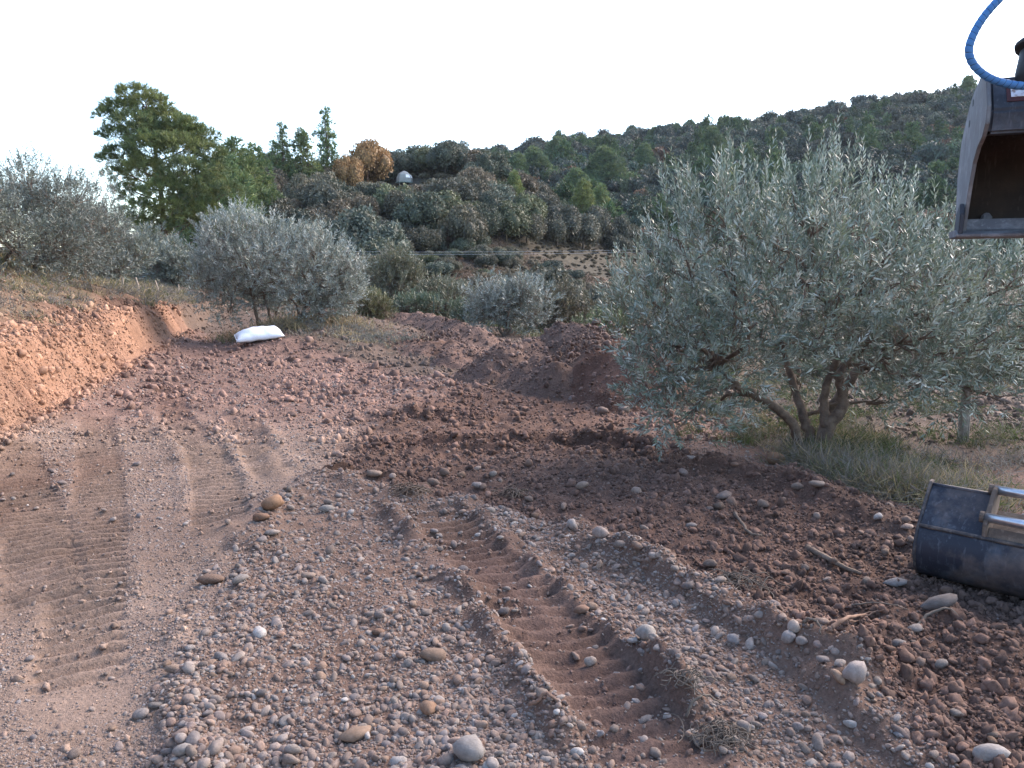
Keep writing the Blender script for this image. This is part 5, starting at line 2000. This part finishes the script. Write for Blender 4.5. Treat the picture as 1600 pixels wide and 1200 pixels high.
# outline in the depth/height plane: b away from the camera, z up
S_ = .72
out_pts = [(.0, .0), (.14, .015), (.23, .10), (.275, .25), (.25, .42), (.16, .52), (.03, .61), (-.10, .645)]
P_, _r = smooth_path([(b, z, 0, 1) for b, z in out_pts], 4)
fo = [(p[0], p[1]) for p in P_]
nr = []
for i in range(len(fo)):
    q0, q1 = fo[max(i - 1, 0)], fo[min(i + 1, len(fo) - 1)]
    tx, tz = q1[0] - q0[0], q1[1] - q0[1]
    l_ = math.hypot(tx, tz)
    nr.append((-tz / l_, tx / l_))
fi = [(f[0] + n_[0] * .018, f[1] + n_[1] * .018) for f, n_ in zip(fo, nr)]
bk = empty("bucket", (0, 0, 0), None, None)
bk.parent = tE
for prof, nm, mt in ((fo, "outer_shell", 'bucket_dark'), (fi, "inner_shell", 'bucket_in')):
    V, Fs = [], []
    for a in (0.016, BW - .016):
        V += [bf(a, b, z) for b, z in prof]
    m_ = len(prof)
    Fs = [(j, j + 1, j + 1 + m_, j + m_) for j in range(m_ - 1)]
    MB().add(V, Fs, True).build(nm, M[mt], bk)
# side plates: front edge swept back below the torsion box
front = [(-.16, .662), (-.24, .655), (-.31, .605), (-.375, .50), (-.372, .43), (-.32, .385), (-.22, .355), (-.14, .30), (-.07, .19), (-.015, .07)]
sp_prof = fo + front
for a0_, a1_ in ((0, .016), (BW - .016, BW)):
    MB().prism(sp_prof, a0_, a1_, bf).build("side_plate", M['bucket_grey'], bk, bevel=.003)
MB().prism([(b, z) for b, z in [(-.34, .392), (-.358, .482), (-.26, .630), (-.05, .635), (-.10, .42)]], .0165, BW - .0165, bf).build("torsion_box", M['bucket_dark'], bk, bevel=.012)
# lip plate with worn strip, side cutter wing and bolts
MB().prism([(-.055, -.012), (-.06, .0), (.02, .022), (.18, .022), (.18, -.012)], -.03, BW + .03, bf).build("cutting_edge", M['worn_lip'], bk, bevel=.003)
MB().prism([(.03, .022), (.075, .075), (.09, .075), (.14, .023)], .02, BW - .02, bf).build("lip_strip", M['worn_lip'], bk, bevel=.003)
for a0_ in (-.022, BW + .002):
    MB().prism([(-.05, .0), (-.06, .09), (-.03, .14), (.06, .10), (.10, .0)], a0_, a0_ + .018, bf).build("side_cutter", M['bucket_dark'], bk, bevel=.003)
for a_ in (.12, .36, .62, .86):
    V0, V1 = np.array(bf(a_, .185, .075)), np.array(bf(a_, .165, .10))
    MB().tube([V0, (V0 + V1) / 2 + .001, V1], [.026, .024, .014], 8).build("bolt", M['worn_lip'], bk)
for (b, z) in ((-.02, .58), (.04, .50)):
    q = [bf(-.0015, b, z), bf(.01, b, z)]
    MB().tube(q, [.016, .016], 10).build("hole_plug", M['rubber'], bk)
# maker's plate on the slanted face of the torsion box
sl0, sl1 = (-.358, .482), (-.26, .630)
dn = np.array([-(sl1[1] - sl0[1]), (sl1[0] - sl0[0])])
dn = dn / np.linalg.norm(dn)


def slant(a, t, off):
    return bf(a, sl0[0] + (sl1[0] - sl0[0]) * t + dn[0] * off, sl0[1] + (sl1[1] - sl0[1]) * t + dn[1] * off)


def slab(a0_, a1_, t0_, t1_, o0, o1):
    q = [slant(a0_, t0_, o0), slant(a1_, t0_, o0), slant(a1_, t1_, o0), slant(a0_, t1_, o0), slant(a0_, t0_, o1), slant(a1_, t0_, o1), slant(a1_, t1_, o1), slant(a0_, t1_, o1)]
    return MB().add(q, [(0, 3, 2, 1), (4, 5, 6, 7), (0, 1, 5, 4), (1, 2, 6, 5), (2, 3, 7, 6), (3, 0, 4, 7)])


M['dark_red'] = plain_mat('dark_red_print', [(.3, (.05, .018, .02)), (.7, (.09, .03, .03))], 20, .5)
slab(.075, .215, .22, .78, .001, .004).build("plate_border", M['dark_red'], bk)
slab(.090, .203, .34, .68, .0045, .006).build("plate_sticker", M['sticker'], bk)
# hitch on top of the bucket
for a_ in (.30, .66):
    MB().prism([(-.25, .63), (-.26, .78), (-.21, .90), (-.12, .93), (-.02, .90), (.05, .78), (.06, .60)], a_, a_ + .03, bf).build("hitch_ear", M['bucket_dark'], bk, bevel=.004)
    MB().prism([(-.345, .50), (-.31, .60), (-.18, .70), (-.12, .62)], a_ - .02, a_ + .05, bf).build("hitch_gusset", M['bucket_dark'], bk, bevel=.01)
for (b, z) in ((-.18, .82), (-.04, .80)):
    MB().tube([bf(.27, b, z), bf(.72, b, z)], [.025] * 2, 14).build("pin", M['chrome'], bk)

# coupler fitting with yellow sticker (partly in view), dipper arm out to the right and up
cpn = AT(1624, 98, dB - .32) - np.array([lip0[0], lip0[1], 0])
cpn = Vector(cpn)
fit = MB()
upv = Vector((.25, .1, 1)).normalized()
fit.tube([cpn - upv * .10, cpn - upv * .05, cpn + upv * .04, cpn + upv * .075], [.062, .075, .078, .05], 18)
fo_ = fit.build("hose_fitting", M['rubber'], tE)
MB().tube([cpn + upv * .052, cpn + upv * .066, cpn + upv * .09], [.10, .104, .085], 18).build("fitting_cap", M['rubber'], fo_)
stv, stf = [], []
for i in range(7):
    a = math.radians(208 + i * 7)
    for h_ in (-.045, -.012):
        side_v = Vector((math.cos(a), math.sin(a), 0))
        side_v = (side_v - upv * side_v.dot(upv)).normalized()
        stv.append(cpn + upv * (h_ + .004 * i) + side_v * .0785)
for i in range(6):
    stf.append((2 * i, 2 * i + 2, 2 * i + 3, 2 * i + 1))
MB().add(stv, stf, True).build("sticker", M['yellow'], fo_)

hc = Vector(bf(.50, -.12, .86))
a1p = hc + Vector((.55, -.25, 1.05))
a2p = a1p + Vector((1.0, -1.4, .55))

# hose: spiral-wrapped tube
hp = [(1640, -70, 0), (1600, -38, 0), (1560, 0, 0), (1536, 28, 0), (1520, 56, 0), (1514, 80, 0), (1522, 102, 0), (1543, 120, 0), (1570, 130, 0), (1600, 134, 0), (1640, 130, .02), (1680, 120, .05)]
pts = []
for px, py, dy in hp:
    p = AT(px, py, dB - .42 + dy) - np.array([lip0[0], lip0[1], 0])
    pts.append((*p, .0150))
pts.insert(0, (*(hc + (a1p - hc) * .62 + Vector((-.10, -.12, 0))), .0150))
P_, R_h = smooth_path(pts, 14)
seg = np.concatenate([[0], np.cumsum(np.linalg.norm(np.diff(P_, axis=0), axis=1))])
M['hose'] = plain_mat('blue_hose_wrap', [(.3, (.035, .13, .32)), (.7, (.07, .20, .42))], 30, .45)
core = MB().tube(P_, [.0132] * len(P_), 12)
hs_ = core.build("hose", M['rubber'], tE)
# each turn of the blue wrap is a flat band, laid edge to edge with a small gap
total = seg[-1]
pit = .024
kk = 0
while kk * pit < total - pit:
    s0, s1 = kk * pit, kk * pit + pit * .93
    ss = np.linspace(s0, s1, 4)
    pp_ = np.stack([np.interp(ss, seg, P_[:, i]) for i in range(3)], 1)
    t_ = Vector(pp_[-1] - pp_[0]).normalized()
    tilt = t_.cross(Vector((0, 1, 0))).normalized() * .006
    V, Fs = tube_arrays([Vector(p) for p in pp_], [.0150, .0158, .0158, .0150], 14)
    V2 = []
    ctr = Vector(pp_.mean(0))
    for v in V:
        d_ = (v - ctr).dot(tilt.normalized()) if tilt.length > 0 else 0
        V2.append(v + t_ * d_ * .35)
    MB().add(V2, Fs, True).build("wrap_turn", M['hose'], hs_)
    kk += 1

# dipper arm, linkage and boom, out of the frame to the right
def beam(p0, p1, w0, h0, w1, h1, name, mat):
    d_ = (p1 - p0).normalized()
    s_ = d_.cross(Vector((0, 0, 1))).normalized()
    u_ = s_.cross(d_)
    V = [p + s_ * sx * w_ / 2 + u_ * sz * h_ / 2 for p, w_, h_ in ((p0, w0, h0), (p1, w1, h1)) for sz in (-1, 1) for sx in (-1, 1)]
    return MB().add(V, [(0, 2, 3, 1), (4, 5, 7, 6), (0, 1, 5, 4), (2, 6, 7, 3), (0, 4, 6, 2), (1, 3, 7, 5)]).build(name, mat, tE, bevel=.01)


beam(hc + Vector((.02, 0, .02)), a1p, .20, .18, .24, .32, "dipper_arm", M['boom'])
beam(a1p, a2p, .24, .32, .26, .36, "boom", M['boom'])

# dry brush over the bare slope and the foot of the near hill
n = 9000
Y = rng.uniform(50, 90, n)
X = rng.uniform(-.2, .30, n) * Y
Z = H_land(X, Y)
qx, qy = to_px(X, Y, Z)
k = in_bare(qx, qy) & (fbm(X, Y, 3.0, 3, 421) > -.2)
X, Y = X[k], Y[k]
grass_patch("dry_brush", X, Y, rng.uniform(.2, .7, len(X)), mixcols(len(X), [(.15, .115, .09), (.20, .14, .10), (.11, .10, .075), (.24, .17, .12)], [.35, .25, .25, .15]), "matted brown dry brush on the bare slope under the power line", "brush", 9, .25, .8, .06)

# ------------------------------------------------------------------ haze: thin evening air over the valley
hz = bpy.data.materials.new("haze_air")
hz.use_nodes = True
nt = hz.node_tree
nt.nodes.remove(nt.nodes["Principled BSDF"])
pv = nt.nodes.new("ShaderNodeVolumePrincipled")
pv.inputs["Color"].default_value = (0.72, 0.84, 1.0, 1)
pv.inputs["Density"].default_value = 0.00009
pv.inputs["Anisotropy"].default_value = 0.2
nt.links.new(pv.outputs[0], nt.nodes["Material Output"].inputs["Volume"])
ho = MB().box((0, 285, 48), (940, 850, 136)).build("haze", hz)
tag(ho, kind="stuff")
